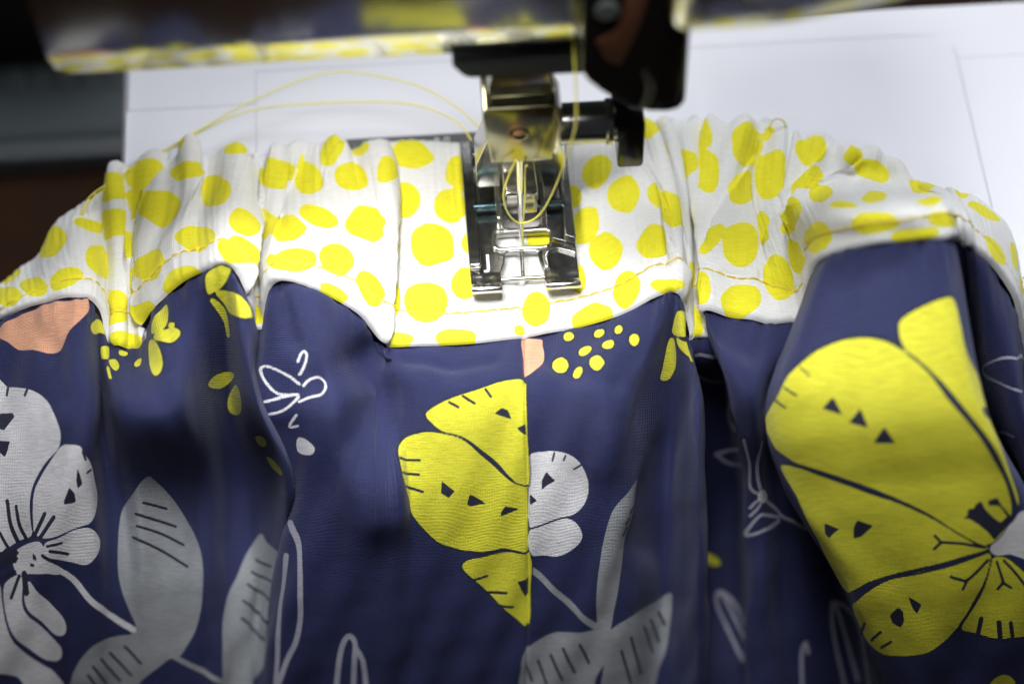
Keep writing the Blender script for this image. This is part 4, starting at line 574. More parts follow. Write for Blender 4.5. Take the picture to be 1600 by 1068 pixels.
 'yellow~': """3850,2043;3951,2014;4114,2010;4210,2019;4186,2062;4068,2124;3907,2154;3852,2142;3837,2090
3967,2159;4178,2158;4367,2138;4493,2114;4567,2139;4444,2222;4258,2247;4112,2213
3881,2185;3993,2208;4108,2244;4160,2286;4184,2343;4143,2341;4101,2296;3990,2243
3812,2570;3811,2549;3904,2520;4045,2504;4189,2507;4205,2521;4100,2550;3968,2576
4228,2565;4293,2602;4284,2673;4220,2724;4129,2732;4060,2711;4048,2673;4097,2614
4330,2896;4425,2900;4453,2940;4385,2972;4329,2951
4349,3055;4447,3089;4584,3170;4490,3177;4382,3135
3194,2106;3345,2055;3404,2056;3406,2110;3353,2165;3225,2148
3203,2166;3327,2185;3439,2226;3484,2269;3415,2279;3291,2235
3108,2144;3207,2221;3196,2332;3112,2372;3033,2340;3018,2244
1786,2207;1924,2124;2068,2047;2084,2102;1892,2224
2083,2235;2239,2068;2260,2149;2128,2268
2274,2189;2393,2130;2480,2178;2395,2232
2639,2049;2625,2063;2585,2070;2544,2071;2503,2069;2493,2056;2502,2041;2544,2030;2588,2030;2620,2037
2821,2164;2793,2178;2765,2180;2749,2172;2749,2155;2766,2136;2795,2120;2826,2120;2844,2132;2840,2148
3441,2205;3434,2207;3420,2203;3403,2193;3391,2183;3390,2176;3397,2174;3413,2181;3430,2190;3441,2200
7693,2774;7806,2714;7960,2650;8197,2566;8465,2491;8739,2456;8760,2636;8760,2935;8758,3269;8582,3220;8391,3115;8222,3022;8113,2955;8013,2922;7878,2892;7755,2831
7138,3087;7180,3005;7340,2951;7549,2919;7745,2908;7933,2928;8061,2970;8190,3063;8388,3178;8581,3251;8765,3294;8775,3508;8765,3721;8575,3711;8382,3704;8241,3721;8069,3726;7933,3700;7774,3647;7605,3561;7411,3465;7249,3347;7160,3231
8031,3828;8097,3785;8275,3753;8458,3743;8765,3743;8773,3998;8764,4226;8623,4192;8464,4112;8277,4019;8125,3913;8058,3870
9305,2093;9293,2111;9274,2121;9248,2120;9226,2101;9220,2077;9226,2056;9248,2045;9274,2051;9293,2069
9540,2103;9540,2123;9531,2140;9511,2143;9489,2132;9479,2110;9479,2089;9489,2073;9508,2073;9529,2082
9691,2156;9683,2169;9667,2170;9651,2159;9643,2141;9641,2122;9651,2110;9667,2109;9683,2121;9692,2140
9834,2255;9825,2269;9804,2271;9781,2259;9767,2239;9767,2219;9776,2203;9798,2204;9820,2218;9832,2237
9455,2241;9460,2268;9446,2292;9421,2302;9393,2295;9371,2277;9366,2249;9380,2224;9407,2213;9435,2218
9636,2244;9638,2264;9631,2283;9608,2293;9581,2287;9562,2270;9560,2248;9569,2229;9592,2224;9618,2225
9245,2335;9225,2367;9189,2387;9141,2387;9105,2359;9095,2324;9103,2288;9144,2273;9190,2274;9227,2299
9384,2406;9386,2426;9374,2444;9353,2457;9327,2454;9307,2442;9306,2420;9319,2399;9343,2388;9368,2392
9576,2400;9562,2422;9543,2441;9511,2438;9484,2417;9470,2387;9479,2359;9505,2349;9533,2351;9558,2372
10399,2165;10490,2122;10698,2077;10896,2031;10687,2219;10367,2266;10358,2219
10299,2302;10381,2306;10421,2367;10408,2440;10338,2490;10251,2524;10206,2520;10220,2467;10254,2372
10453,2284;10610,2285;10960,2224;10996,2280;10772,2362;10556,2338
11602,3743;11670,3778;11687,3821;11619,3811
14208,2792;14429,2690;14565,2619;14631,2540;14705,2491;14778,2443;14856,2415;14952,2399;15061,2397;15177,2408;15273,2432;15357,2462;15440,2504;15520,2565;15590,2656;15690,2785;15773,2927;15819,3088;15842,3241;15826,3409;15755,3522;15629,3643;15532,3661;15395,3536;15229,3391;15021,3251;14832,3153;14642,3075;14588,3045;14437,2976;14342,2880
15282,2357;15298,2331;15427,2297;15581,2271;15722,2269;15793,2337;15862,2424;16026,2529;16044,2695;16025,2913;15961,3178;15942,3342;15887,3409;15913,3217;15872,2912;15718,2713;15599,2582;15489,2504;15368,2446;15305,2401
14404,3143;14524,3118;14685,3143;14790,3198;14928,3267;15041,3333;15174,3402;15308,3500;15445,3598;15559,3687;15545,3712;15424,3747;15207,3820;15014,3869;14880,3901;14738,3934;14594,3982;14307,4006;14127,3890;14405,3650;14530,3339
14290,4116;14532,4072;14662,4031;14842,3954;15064,3893;15331,3822;15498,3764;15565,3751;15526,3853;15457,3974;15373,4085;15269,4208;15139,4315;14980,4392;14828,4430;14710,4434;14584,4421;14445,4375;14294,4276
15275,4242;15363,4147;15453,4038;15531,3893;15579,3788;15643,3780;15706,3828;15780,3925;15741,4116;15678,4284;15557,4302;15458,4311;15361,4292;15283,4272
15376,4638;15437,4572;15493,4572;15519,4638""",
 'yellow': """2246,2263;2223,2287;2244,2323;2264,2361;2293,2356;2315,2338;2296,2296;2276,2255""",
 'peach~': """668,2157;712,2098;851,2064;1024,2039;1202,2024;1388,2028;1596,2020;1725,2034;1681,2122;1519,2203;1407,2255;1337,2312;1256,2352;1150,2361;1022,2337;874,2320;780,2251;712,2203
8722,2023;8852,2030;8964,2041;8972,2106;8993,2197;8965,2285;8887,2354;8761,2400;8740,2226""",
}
BAND_PRINT = {
 'yellow~': """3133,768;3011,813;2879,808;2773,754;2720,667;2735,590;2803,574;2900,587;3000,615;3065,686
2667,741;2613,792;2461,818;2342,714;2258,528;2255,306;2307,341;2351,353;2457,593;2620,677
2975,911;2951,968;2863,992;2769,983;2705,917;2663,853;2707,806;2772,784;2858,806;2935,854
3556,1171;3519,1267;3459,1289;3377,1177;3263,1045;3070,941;3165,859;3368,859;3454,917;3525,1016
3765,759;3719,813;3608,853;3510,835;3442,782;3392,727;3401,695;3489,716;3602,741;3716,737
3535,575;3502,594;3463,580;3424,532;3415,418;3440,393;3457,390;3477,400;3512,396;3539,526
4182,982;4164,1120;4094,1219;3997,1202;3900,1119;3860,969;3849,850;3918,789;3999,812;4085,888
4285,510;4269,586;4197,641;4125,648;4071,614;4058,553;4050,372;4089,368;4150,371;4233,448
4016,1695;3937,1794;3838,1837;3722,1764;3637,1664;3594,1556;3644,1492;3733,1439;3861,1453;3975,1543
2622,1005;2569,1076;2446,1118;2287,1051;2193,940;2147,836;2238,782;2329,802;2443,891;2596,936
2749,1245;2733,1305;2701,1351;2648,1354;2601,1305;2584,1239;2594,1165;2656,1121;2704,1141;2735,1182
3041,1261;3028,1299;2992,1314;2947,1293;2914,1259;2897,1214;2907,1174;2935,1155;2976,1168;3018,1208
1388,1030;1323,1074;1257,945;1203,754;1211,476;1257,492;1294,474;1368,606;1428,782;1446,928
2223,1254;2255,1361;2239,1459;2052,1568;1800,1633;1650,1508;1642,1319;1701,1182;1855,1150;2069,1179
2133,934;2020,950;1821,918;1654,856;1571,786;1552,722;1608,697;1730,716;1922,805;2136,889
1196,1774;1180,1908;1109,1925;1033,1831;988,1542;958,1240;999,1083;1069,1147;1143,1329;1183,1556
947,1750;905,1887;836,1875;758,1593;697,1231;664,843;701,761;763,815;847,1059;927,1408
1551,1616;1570,1732;1484,1860;1383,1918;1288,1929;1246,1838;1252,1646;1308,1527;1399,1504;1493,1547
993,712;975,791;919,805;855,776;793,679;773,395;810,375;831,373;857,372;949,508
2902,1563;2887,1644;2835,1670;2789,1674;2757,1625;2742,1553;2756,1469;2791,1410;2836,1418;2874,1479
3472,1795;3435,1854;3383,1843;3319,1767;3196,1594;3208,1504;3340,1500;3399,1515;3448,1581;3475,1687
2607,1716;2598,1793;2516,1834;2411,1853;2298,1808;2224,1756;2220,1676;2303,1604;2434,1597;2555,1637
3267,2048;3175,2026;3050,1969;2982,1896;2951,1842;3003,1822;3180,1906;3278,1959;3317,1984;3300,2020
2969,2042;2881,2024;2733,2013;2572,2011;2412,2001;2378,1968;2424,1936;2579,1910;2741,1917;2883,1957
3764,1981;3763,2023;3674,2044;3576,2054;3491,2032;3448,1993;3474,1952;3517,1917;3608,1922;3703,1942
5240,1000;5216,1060;5163,1098;5097,1102;4971,1075;4976,1011;4934,960;5030,903;5127,912;5196,947
4563,1299;4512,1419;4382,1521;4282,1564;4210,1548;4174,1455;4205,1333;4273,1230;4377,1195;4486,1223
4545,1690;4442,1841;4300,1966;4139,1985;4055,1929;4057,1832;4158,1752;4263,1630;4387,1606;4511,1624
5301,1524;5264,1587;5202,1631;5146,1625;5112,1585;5092,1530;5106,1472;5150,1438;5214,1433;5282,1461
5375,1983;5321,1992;5210,1970;5139,1961;5096,1938;5076,1902;5091,1860;5144,1836;5216,1843;5311,1899
5987,778;5931,835;5778,862;5527,834;5325,788;5227,730;5264,667;5446,633;5706,664;5893,724
6384,822;6401,908;6329,952;6251,961;6148,917;6052,835;6041,758;6084,690;6214,703;6321,747
6647,678;6591,747;6517,779;6456,759;6401,717;6399,633;6453,545;6537,403;6633,488;6663,595
7020,778;7002,841;6868,892;6708,947;6603,932;6556,879;6582,813;6726,752;6902,676;6989,722
7108,559;7076,592;7026,607;6969,592;6920,561;6915,490;6952,373;6994,384;7039,402;7094,492
6119,695;6093,724;6060,738;6027,736;6004,716;6015,679;6042,646;6075,627;6105,633;6123,659
6504,1258;6440,1300;6337,1301;6236,1243;6167,1164;6157,1098;6210,1066;6315,1095;6414,1138;6479,1194
5743,1193;5725,1276;5621,1306;5422,1252;5314,1205;5272,1145;5276,1064;5386,1005;5526,1013;5650,1092
6191,1302;6137,1373;6052,1429;5937,1431;5786,1344;5664,1225;5779,1187;5911,1154;6064,1153;6142,1224
7189,1144;7090,1251;6926,1334;6745,1358;6624,1349;6585,1268;6668,1170;6810,1065;6990,1039;7138,1070
6239,1675;6203,1785;6112,1899;5964,1948;5815,1877;5718,1629;5853,1600;5984,1557;6114,1546;6227,1583
6599,1610;6538,1696;6444,1781;6345,1781;6293,1699;6290,1591;6341,1510;6436,1467;6537,1477;6594,1535
6494,1981;6453,2011;6393,2031;6322,2031;6285,2005;6267,1971;6316,1947;6375,1930;6444,1931;6495,1949
6938,1664;6995,1722;6935,1781;6836,1843;6712,1886;6643,1849;6616,1780;6642,1695;6729,1641;6843,1620
7978,647;7907,689;7811,711;7705,705;7570,669;7555,599;7632,527;7741,377;7864,499;7938,587
7845,891;7815,962;7749,1027;7663,1038;7533,1007;7508,920;7534,848;7666,818;7752,809;7820,834
7288,760;7261,808;7222,841;7192,836;7172,814;7179,762;7199,715;7225,678;7258,675;7281,715
7672,1264;7666,1336;7631,1380;7578,1391;7514,1339;7475,1268;7511,1206;7576,1172;7629,1163;7664,1197
8104,1212;8087,1314;7978,1351;7869,1383;7797,1330;7776,1242;7792,1136;7885,1057;8003,1062;8088,1120
8321,709;8339,769;8293,818;8216,830;8146,808;8086,767;8102,708;8136,652;8210,628;8279,658
8247,881;8262,945;8205,1001;8129,1037;8042,1020;7974,965;7973,897;8020,845;8105,829;8194,834
7659,1689;7635,1756;7597,1798;7544,1800;7486,1762;7479,1690;7511,1629;7569,1578;7620,1590;7654,1616
8021,1667;7987,1754;7906,1817;7803,1823;7730,1776;7705,1699;7737,1608;7820,1543;7914,1529;7999,1575
8335,1542;8291,1607;8227,1647;8148,1653;8086,1603;8070,1526;8106,1458;8169,1411;8248,1424;8311,1468
7730,1965;7703,1995;7628,2007;7531,2008;7415,1991;7379,1966;7342,1939;7546,1925;7643,1926;7706,1939
8242,1974;8213,2012;8117,2024;8020,2018;7938,1990;7927,1951;7955,1918;8026,1895;8126,1907;8221,1932
8298,1207;8289,1257;8257,1283;8226,1275;8202,1250;8191,1205;8212,1163;8239,1134;8273,1127;8293,1163
9647,814;9587,854;9508,868;9442,831;9395,780;9406,714;9470,670;9551,662;9638,689;9688,755
9949,1110;9860,1165;9749,1112;9664,1037;9635,950;9660,886;9749,863;9871,879;9968,948;10000,1033
9525,1203;9473,1282;9397,1291;9325,1258;9279,1173;9302,1073;9362,1000;9441,991;9513,1021;9534,1110
9714,1520;9660,1579;9572,1576;9504,1502;9464,1416;9459,1319;9520,1264;9605,1253;9679,1330;9730,1427
9378,898;9361,941;9327,961;9287,962;9254,929;9238,883;9249,838;9285,816;9326,826;9359,854
10439,1544;10358,1625;10148,1690;9979,1682;9907,1593;9878,1494;9942,1435;10056,1380;10261,1381;10408,1451
10823,1187;10849,1292;10622,1377;10502,1396;10407,1328;10349,1231;10332,1132;10381,1077;10453,1064;10556,1102
10399,1094;10411,1152;10356,1192;10273,1211;10186,1179;10136,1128;10133,1070;10176,1028;10262,1019;10347,1048
10600,595;10526,641;10434,675;10346,667;10296,632;10304,579;10375,504;10490,378;10590,388;10649,521
11044,794;11007,851;10951,877;10886,876;10812,841;10806,781;10865,726;10923,674;10988,681;11034,726
9410,1613;9404,1684;9373,1715;9335,1707;9299,1660;9287,1585;9307,1527;9334,1478;9375,1489;9401,1547
9058,1828;9027,1913;8947,1942;8856,1937;8785,1874;8756,1788;8791,1707;8868,1660;8961,1671;9036,1733
9830,1945;9778,1980;9708,1985;9656,1910;9632,1825;9651,1743;9703,1682;9782,1702;9832,1786;9856,1874
9608,1962;9594,2025;9533,2069;9442,2073;9342,2055;9307,1989;9313,1925;9387,1880;9479,1856;9553,1905
10501,1942;10434,1982;10285,2011;10106,1996;10007,1958;9975,1923;10015,1908;10120,1915;10289,1932;10421,1935
11534,1703;11470,1739;11140,1752;10963,1776;10744,1825;10621,1816;10823,1696;10965,1654;11118,1648;11499,1664
12506,1883;12494,1938;12466,1976;12427,1970;12377,1924;12321,1853;12413,1825;12452,1792;12483,1797;12501,1832
8754,1960;8748,1981;8718,1988;8685,1987;8658,1971;8654,1951;8659,1929;8690,1923;8723,1923;8751,1938
11688,1926;11648,1968;11563,2001;11383,1984;11101,1969;11013,1957;11084,1890;11381,1855;11582,1868;11658,1890
9199,1206;9169,1259;9077,1284;8965,1278;8860,1239;8844,1178;8873,1124;8967,1092;9084,1104;9171,1147
13274,706;13269,783;13118,840;12936,867;12807,830;12767,741;12754,642;12839,572;12952,566;13118,625
12517,673;12515,739;12440,778;12291,767;12113,737;12069,668;12142,586;12285,508;12413,521;12485,598
11858,899;11769,977;11628,995;11434,1002;11222,961;11324,878;11551,807;11678,770;11777,780;11855,824
12659,928;12642,1040;12569,1107;12481,1110;12343,1057;12257,949;12316,857;12416,785;12524,798;12616,833
13479,651;13420,685;13348,690;13301,674;13264,650;13286,606;13357,571;13437,540;13488,564;13507,604
13933,845;13837,946;13580,1070;13445,1070;13390,984;13352,889;13353,801;13473,775;13639,743;13820,773
13208,1029;12996,1168;12860,1211;12777,1191;12768,1109;12799,1013;12886,938;13001,907;13170,899;13270,942
14632,652;14645,717;14581,761;14425,754;14277,714;14149,660;14148,578;14298,493;14421,505;14533,577
15200,543;15210,606;15179,662;15119,693;15056,708;15002,688;14985,641;15023,569;15102,478;15188,423
15573,870;15479,958;15357,975;15251,905;15162,820;15115,719;15206,664;15350,669;15509,686;15599,764
14697,818;14763,876;14748,950;14646,986;14489,998;14308,970;14298,906;14310,849;14447,806;14584,791
14935,1225;14901,1309;14833,1334;14770,1242;14708,1130;14678,1027;14699,971;14778,974;14861,1024;14920,1115
15354,1391;15308,1455;15250,1478;15196,1481;15164,1443;15165,1383;15207,1324;15266,1262;15328,1270;15366,1313
16250,1150;15869,1341;15747,1346;15717,1243;15816,992;15856,868;16002,680;16410,583;16540,669;16656,786
14335,1397;14058,1347;13783,1313;13623,1315;13668,1256;13899,1159;14230,1099;14430,1079;14531,1140;14506,1288
13429,1295;13374,1379;13285,1430;13190,1461;13120,1446;13195,1329;13300,1220;13375,1174;13428,1182;13452,1226
13030,1513;12960,1608;12860,1674;12752,1682;12668,1640;12662,1545;12694,1439;12814,1379;12933,1382;13054,1407
12617,1546;12557,1609;12498,1654;12470,1636;12488,1581;12540,1507;12603,1438;12661,1401;12684,1414;12676,1462
14679,1907;14606,1954;14495,1942;14400,1839;14387,1726;14460,1625;14587,1565;14698,1593;14754,1666;14730,1795
14164,1709;14079,1759;13937,1721;13822,1647;13716,1577;13677,1484;13744,1404;13878,1350;14030,1400;14187,1572
13633,1629;13503,1734;13337,1828;13175,1856;13078,1815;13040,1747;13089,1656;13268,1548;13434,1499;13574,1528
12952,1881;12897,1941;12798,1991;12687,2013;12615,1990;12590,1933;12640,1869;12712,1818;12828,1807;12932,1826
14529,2299;14519,2307;14413,2298;14225,2261;14226,2258;14226,2257;14226,2256;14227,2254;14306,2251;14490,2285
15292,1788;15226,1862;15115,1887;15002,1888;14945,1836;14948,1772;15011,1703;15122,1653;15222,1649;15283,1700
15087,1537;15072,1568;15010,1567;14944,1547;14886,1505;14878,1465;14908,1443;14974,1449;15042,1474;15079,1506
15624,1953;15544,1985;15436,2007;15303,2010;15195,1994;15171,1960;15217,1921;15324,1892;15462,1892;15591,1914
15905,1560;15819,1606;15705,1629;15626,1610;15568,1578;15574,1534;15617,1496;15695,1481;15808,1477;15877,1518
16251,1855;16249,1863;16269,1893;15706,1896;15569,1835;15585,1774;15644,1731;15846,1753;16249,1830;16251,1848
17941,788;17869,979;17740,1178;17610,1208;17497,1171;17523,1004;17601,858;17719,789;17832,759;17917,724
17873,1551;17929,1594;17915,1761;17876,1901;17779,1961;17692,1955;17655,1891;17635,1780;17703,1641;17784,1586
12039,1383;11792,1483;11679,1532;11566,1535;11401,1487;11431,1399;11570,1306;11690,1240;11823,1246;11964,1305
18276,879;18232,1139;18188,1341;18121,1446;18073,1480;18059,1336;18061,1164;18090,977;18138,882;18211,823
18663,534;18523,1022;18410,1362;18313,1522;18220,1641;18231,1509;18297,1283;18436,901;18576,565;18625,528
17571,573;17536,707;17475,808;17401,856;17330,862;17332,783;17358,686;17442,593;17526,484;17564,491""",
}
CREASES = [
 (1, 1.20, 3.0, '2638,619;2634,781;2620,935;2597,1157;2572,1395'),
 (1, 1.80, 4.0, '3153,568;3189,751;3161,897;3110,1082;3183,1298;3205,1540;3093,1728;3067,1939'),
 (-1, 1.50, 4.0, '4821,585;4929,861;4749,1124;4591,1417;4556,1627;4562,1794;4553,1947'),
 (-1, 0.90, 3.0, '6000,713;5955,823;5908,936;5871,1089;5849,1254;5845,1408;5838,1570'),
 (-1, 1.30, 5.0, '7477,638;7318,912;7271,1251;7220,1631;7206,1962'),
 (-1, 1.40, 4.0, '9940,624;10086,776;10227,906;10351,1023;10442,1162;10473,1398;10505,1646;10568,1803;10669,1889'),
 (1, 1.10, 2.5, '11621,599;11581,836;11557,1075;11560,1369;11601,1596'),
 (1, 1.20, 3.0, '12133,609;12181,856;12286,1099;12404,1368;12426,1606;12430,1760;12419,1884'),
 (1, 1.00, 4.0, '13352,640;13152,755;12966,876;12843,999;12711,1156;12600,1339;12529,1511'),
 (1, 1.10, 4.0, '14651,645;14503,765;14320,872;14045,1004;13583,1193;13393,1311;13161,1488'),
 (1, 1.20, 4.0, '15197,649;15020,830;14858,949;14698,947;14532,975;14298,1148;13731,1267'),
 (-1, 0.80, 2.5, '10818,559;10874,717;10924,848;10951,1017;10969,1234'),
 (1, 1.00, 3.0, '2119,628;2149,934;2184,1220;2191,1472;2187,1690'),
 (1, 0.70, 3.0, '6660,579;6548,684;6469,751;6430,806;6403,858'),
 (1, 0.70, 3.0, '3840,599;3782,733;3715,839;3682,918;3666,1001'),
 (-1, 0.50, 2.5, '8254,591;8245,724;8238,821;8235,882;8234,935'),
 (-1, 0.70, 2.5, '6842,576;6846,629;6846,673;6834,716;6818,756'),
 (-1, 0.80, 3.0, '5149,564;5282,712;5389,799;5445,889;5485,994'),
]
DENTS = [
 (1.30, 2.4, '5793,2059;5916,2215;5983,2336'),
 (2.00, 4.0, '7078,2082;6677,2331;6431,2465;6227,2551'),
 (0.90, 2.5, '14822,2187;14989,2146;15190,2130'),
 (-1.20, 3.5, '4612,2131;5343,2324;5771,2708'),
 (1.50, 4.0, '12560,2133;12678,2204;12830,2250'),
 (-2.40, 6.5, '6565,2649;6661,3004;6922,3452'),
 (1.60, 5.0, '9950,2390;10116,2990;10128,3678'),
 (-1.30, 5.0, '9544,2329;9605,2720;9500,3092'),
 (0.80, 2.5, '7672,2145;7989,2256;8318,2232'),
 (0.80, 2.5, '8992,2257;9328,2467;9682,2535'),
 (0.80, 2.0, '3372,2058;3378,2230;3311,2394'),
 (1.00, 3.0, '1079,2242;1281,2403;1362,2626'),
 (-1.00, 4.0, '14631,2121;14696,2361;14714,2564'),
]
def knots(P, axis, ex=0.6):
    # shared knot vector along one axis of the control net
    d = np.linalg.norm(np.diff(P, axis=axis), axis=2).mean(axis=1 - axis)
    return np.concatenate([[0.0], np.cumsum(np.maximum(d, 1.5) ** ex)])
def hermite(P, k, u):
    # non-uniform Catmull-Rom along axis 0 of P, knots k, parameters u
    n = len(k)
    dk = np.diff(k); sl = (P[1:] - P[:-1]) / dk[:, None, None]
    m = np.empty_like(P); m[0] = sl[0]; m[-1] = sl[-1]
    a = dk[:-1][:, None, None]; b = dk[1:][:, None, None]
    m[1:-1] = (sl[:-1] * b + sl[1:] * a) / (a + b)
    i = np.clip(np.searchsorted(k, u, side='right') - 1, 0, n - 2)
    h = dk[i]; t = ((u - k[i]) / h)[:, None, None]; h = h[:, None, None]
    t2 = t * t; t3 = t2 * t
    return (2*t3 - 3*t2 + 1) * P[i] + (t3 - 2*t2 + t) * h * m[i] + (-2*t3 + 3*t2) * P[i+1] + (t3 - t2) * h * m[i+1]
def surf(P, ku, kv, u, v):
    A = hermite(P, ku, u)                       # (len(u), rows, 3)
    B = hermite(np.swapaxes(A, 0, 1), kv, v)    # (len(v), len(u), 3)
    return np.swapaxes(B, 0, 1)

KU = knots(NET, 0); KV = knots(NET, 1)
SEAM_ROW, SEAM_COL = 5, 34
VS, US = KV[SEAM_ROW], KU[SEAM_COL]
def arc_samples(K, axis, n, lo, hi):
    """parameters between knots lo..hi, spread evenly by mean arc length"""
    fine = np.linspace(lo, hi, 1500)
    d = np.linalg.norm(np.diff(NET, axis=axis), axis=2).mean(axis=1 - axis)
    cum = np.concatenate([[0], np.cumsum(np.maximum(d, 1.0))])
    a = np.interp(fine, K, cum)
    return np.interp(np.linspace(a[0], a[-1], n), a, fine), np.linspace(a[0], a[-1], n)
def smooth_closed(P, n):
    A, B, C_, D_ = np.roll(P, 1, 0), P, np.roll(P, -1, 0), np.roll(P, -2, 0)
    o = np.empty((len(P), n, 2))
    for k in range(n):
        t = k / n; o[:, k] = .5 * (2 * B + (C_ - A) * t + (2 * A - 5 * B + 4 * C_ - D_) * t * t + (3 * B - A - 3 * C_ + D_) * t ** 3)
    return o.reshape(-1, 2)
def signed_distance(X, Y, poly):
    shape = X.shape; x = X.ravel().astype(np.float32); y = Y.ravel().astype(np.float32)
    best = np.full(len(x), 1e9, np.float32); inside = np.zeros(len(x), bool)
    Q = np.roll(poly, -1, 0)
    for (ax, ay), (bx, by) in zip(poly, Q):
        dx, dy = bx - ax, by - ay; L2 = dx * dx + dy * dy + 1e-12
        t = np.clip(((x - ax) * dx + (y - ay) * dy) / L2, 0, 1)
        best = np.minimum(best, (x - ax - t * dx) ** 2 + (y - ay - t * dy) ** 2)
        if ay != by:
            c = ((ay > y) != (by > y)) & (x < dx * (y - ay) / dy + ax); inside ^= c
    d = np.sqrt(best); return np.where(inside, d, -d).reshape(shape)
def normals(P):
    du = np.gradient(P, axis=0); dv = np.gradient(P, axis=1); n = np.cross(dv, du)
    n /= np.linalg.norm(n, axis=2)[..., None] + 1e-9
    return n
rng = np.random.RandomState(4)
def ripple(a, lo, hi, n, seed):
    r = np.random.RandomState(seed); y = np.zeros_like(a)
    for _ in range(n): y += np.sin(a * 2 * math.pi / r.uniform(lo, hi) + r.uniform(0, 6.28)) * r.uniform(.5, 1)
    return y / n
def cloth(name, u, ua, v, va, P, prints, mat, parent, off):
    P = P + normals(P) * off[..., None]
    nu, nv = len(u), len(v)
    me = bpy.data.meshes.new(name)
    me.vertices.add(nu * nv); me.vertices.foreach_set('co', (P * MM).astype(np.float32).ravel())
    i = np.arange(nu - 1)[:, None] * nv + np.arange(nv - 1)[None]
    quads = np.stack([i, i + nv, i + nv + 1, i + 1], -1).reshape(-1, 4)[:, ::-1]
    nf = len(quads); me.loops.add(nf * 4); me.loops.foreach_set('vertex_index', quads.ravel().astype(np.int32))
    me.polygons.add(nf); me.polygons.foreach_set('loop_start', np.arange(0, nf * 4, 4, dtype=np.int32)); me.polygons.foreach_set('loop_total', np.full(nf, 4, np.int32))
    me.polygons.foreach_set('use_smooth', np.ones(nf, bool))
    UA, VA = np.meshgrid(ua, va, indexing='ij')
    uvl = me.uv_layers.new(name='cloth'); uvv = np.stack([UA.ravel(), VA.ravel()], 1)[quads.ravel()]
    uvl.data.foreach_set('uv', uvv.astype(np.float32).ravel())
    du = np.linalg.norm(np.gradient(P, u, axis=0), axis=2); dv = np.linalg.norm(np.gradient(P, v, axis=1), axis=2)
    fields = {}
    for key, text in prints.items():
        ink = key.rstrip('~'); F = fields.setdefault(ink, np.full((nu, nv), -2.0, np.float32))
        for line in text.strip().split('\n'):
            q = np.array([[float(c) for c in p.split(',')] for p in line.split(';')]) / 100
            if key.endswith('~'): q = smooth_closed(q, 3)
            cu, cv = q.mean(0)
            if cu < u[0] - 8 or cu > u[-1] + 8: continue
            iu = min(nu - 1, max(0, np.searchsorted(u, cu))); iv = min(nv - 1, max(0, np.searchsorted(v, cv)))
            a, b = max(.4, float(np.median(du[max(0, iu-8):iu+9, max(0, iv-8):iv+9]))), max(.4, float(np.median(dv[max(0, iu-8):iu+9, max(0, iv-8):iv+9])))
            i0, i1 = np.searchsorted(u, q[:, 0].min() - 1.0 / a), np.searchsorted(u, q[:, 0].max() + 1.0 / a)
            j0, j1 = np.searchsorted(v, q[:, 1].min() - 1.0 / b), np.searchsorted(v, q[:, 1].max() + 1.0 / b)
            if i1 <= i0 or j1 <= j0: continue
            X, Y = np.meshgrid(u[i0:i1] * a, v[j0:j1] * b, indexing='ij')
            F[i0:i1, j0:j1] = np.maximum(F[i0:i1, j0:j1], np.maximum(signed_distance(X, Y, q * np.array([a, b])), -2))
    for ink, F in fields.items():
        at = me.attributes.new(ink, 'FLOAT', 'POINT'); at.data.foreach_set('value', F.ravel())
    me.update(); me.validate()
    o = link(name, me, mat, parent)
    return o, P
skirt = thing('skirt', (0, -20, 0), 'half-sewn navy flowered skirt with gathered white waistband of yellow dots', 'skirt')
sway = lambda a, b: 1 - np.clip((np.abs(a) - b[0]) / (b[1] - b[0]), 0, 1)
# waistband
ub, uba = arc_samples(KU, 0, 1250, KU[0], KU[-1]); vb, vba = arc_samples(KV, 1, 190, KV[0], VS)
PB = surf(NET, KU, KV, ub, vb)
UA, VA = np.meshgrid(uba, vba, indexing='ij')
flat = np.clip(np.minimum((PB[..., 0] + 32) / 10, (28 - PB[..., 0]) / 10), 0, 1)          # calm stretch under the foot
gath = (1 - 0.93 * flat)
warp = UA + 1.4 * np.sin(VA / 7.0 + UA / 11.0)
topness = np.clip(1 - (VA - vba[30]) / 30.0, 0.40, 1) * (1 - 0.55 * np.clip((PB[..., 0] - 62) / 15, 0, 1))
off = gath * topness * (2.5 * ripple(warp, 7.0, 14.0, 4, 1) + 0.22 * ripple(warp, 1.8, 3.0, 3, 2))
off += 0.22 * ripple(UA + 0.7 * VA, 14, 30, 4, 3)
ds = vba[-1] - VA                                                                     # distance to the lower edge
off += (1.15 + 0.12 * ripple(UA, 1.2, 3, 4, 9)) * np.sqrt(np.clip(1 - (1 - np.clip(ds / 1.4, 0, 1)) ** 2, 0, 1)) - 0.15     # rolled lower lip
VST = 17.5; ist = int(np.searchsorted(vb, VST)); dst = VA - vba[ist]
pucker = 1 + 0.35 * ripple(UA, 2.2, 4.0, 3, 7)
off -= 0.55 * pucker * np.exp(-(dst / 0.9) ** 2) * (1 - 0.9 * np.clip((PB[..., 2] - 24) / 8, 0, 1))                                        # pulled in along the topstitching
usa = np.interp(US, ub, uba)
off -= 0.65 * np.exp(-((UA - usa) / 0.5) ** 2) * (VA > vba[40])                         # side seam of the band
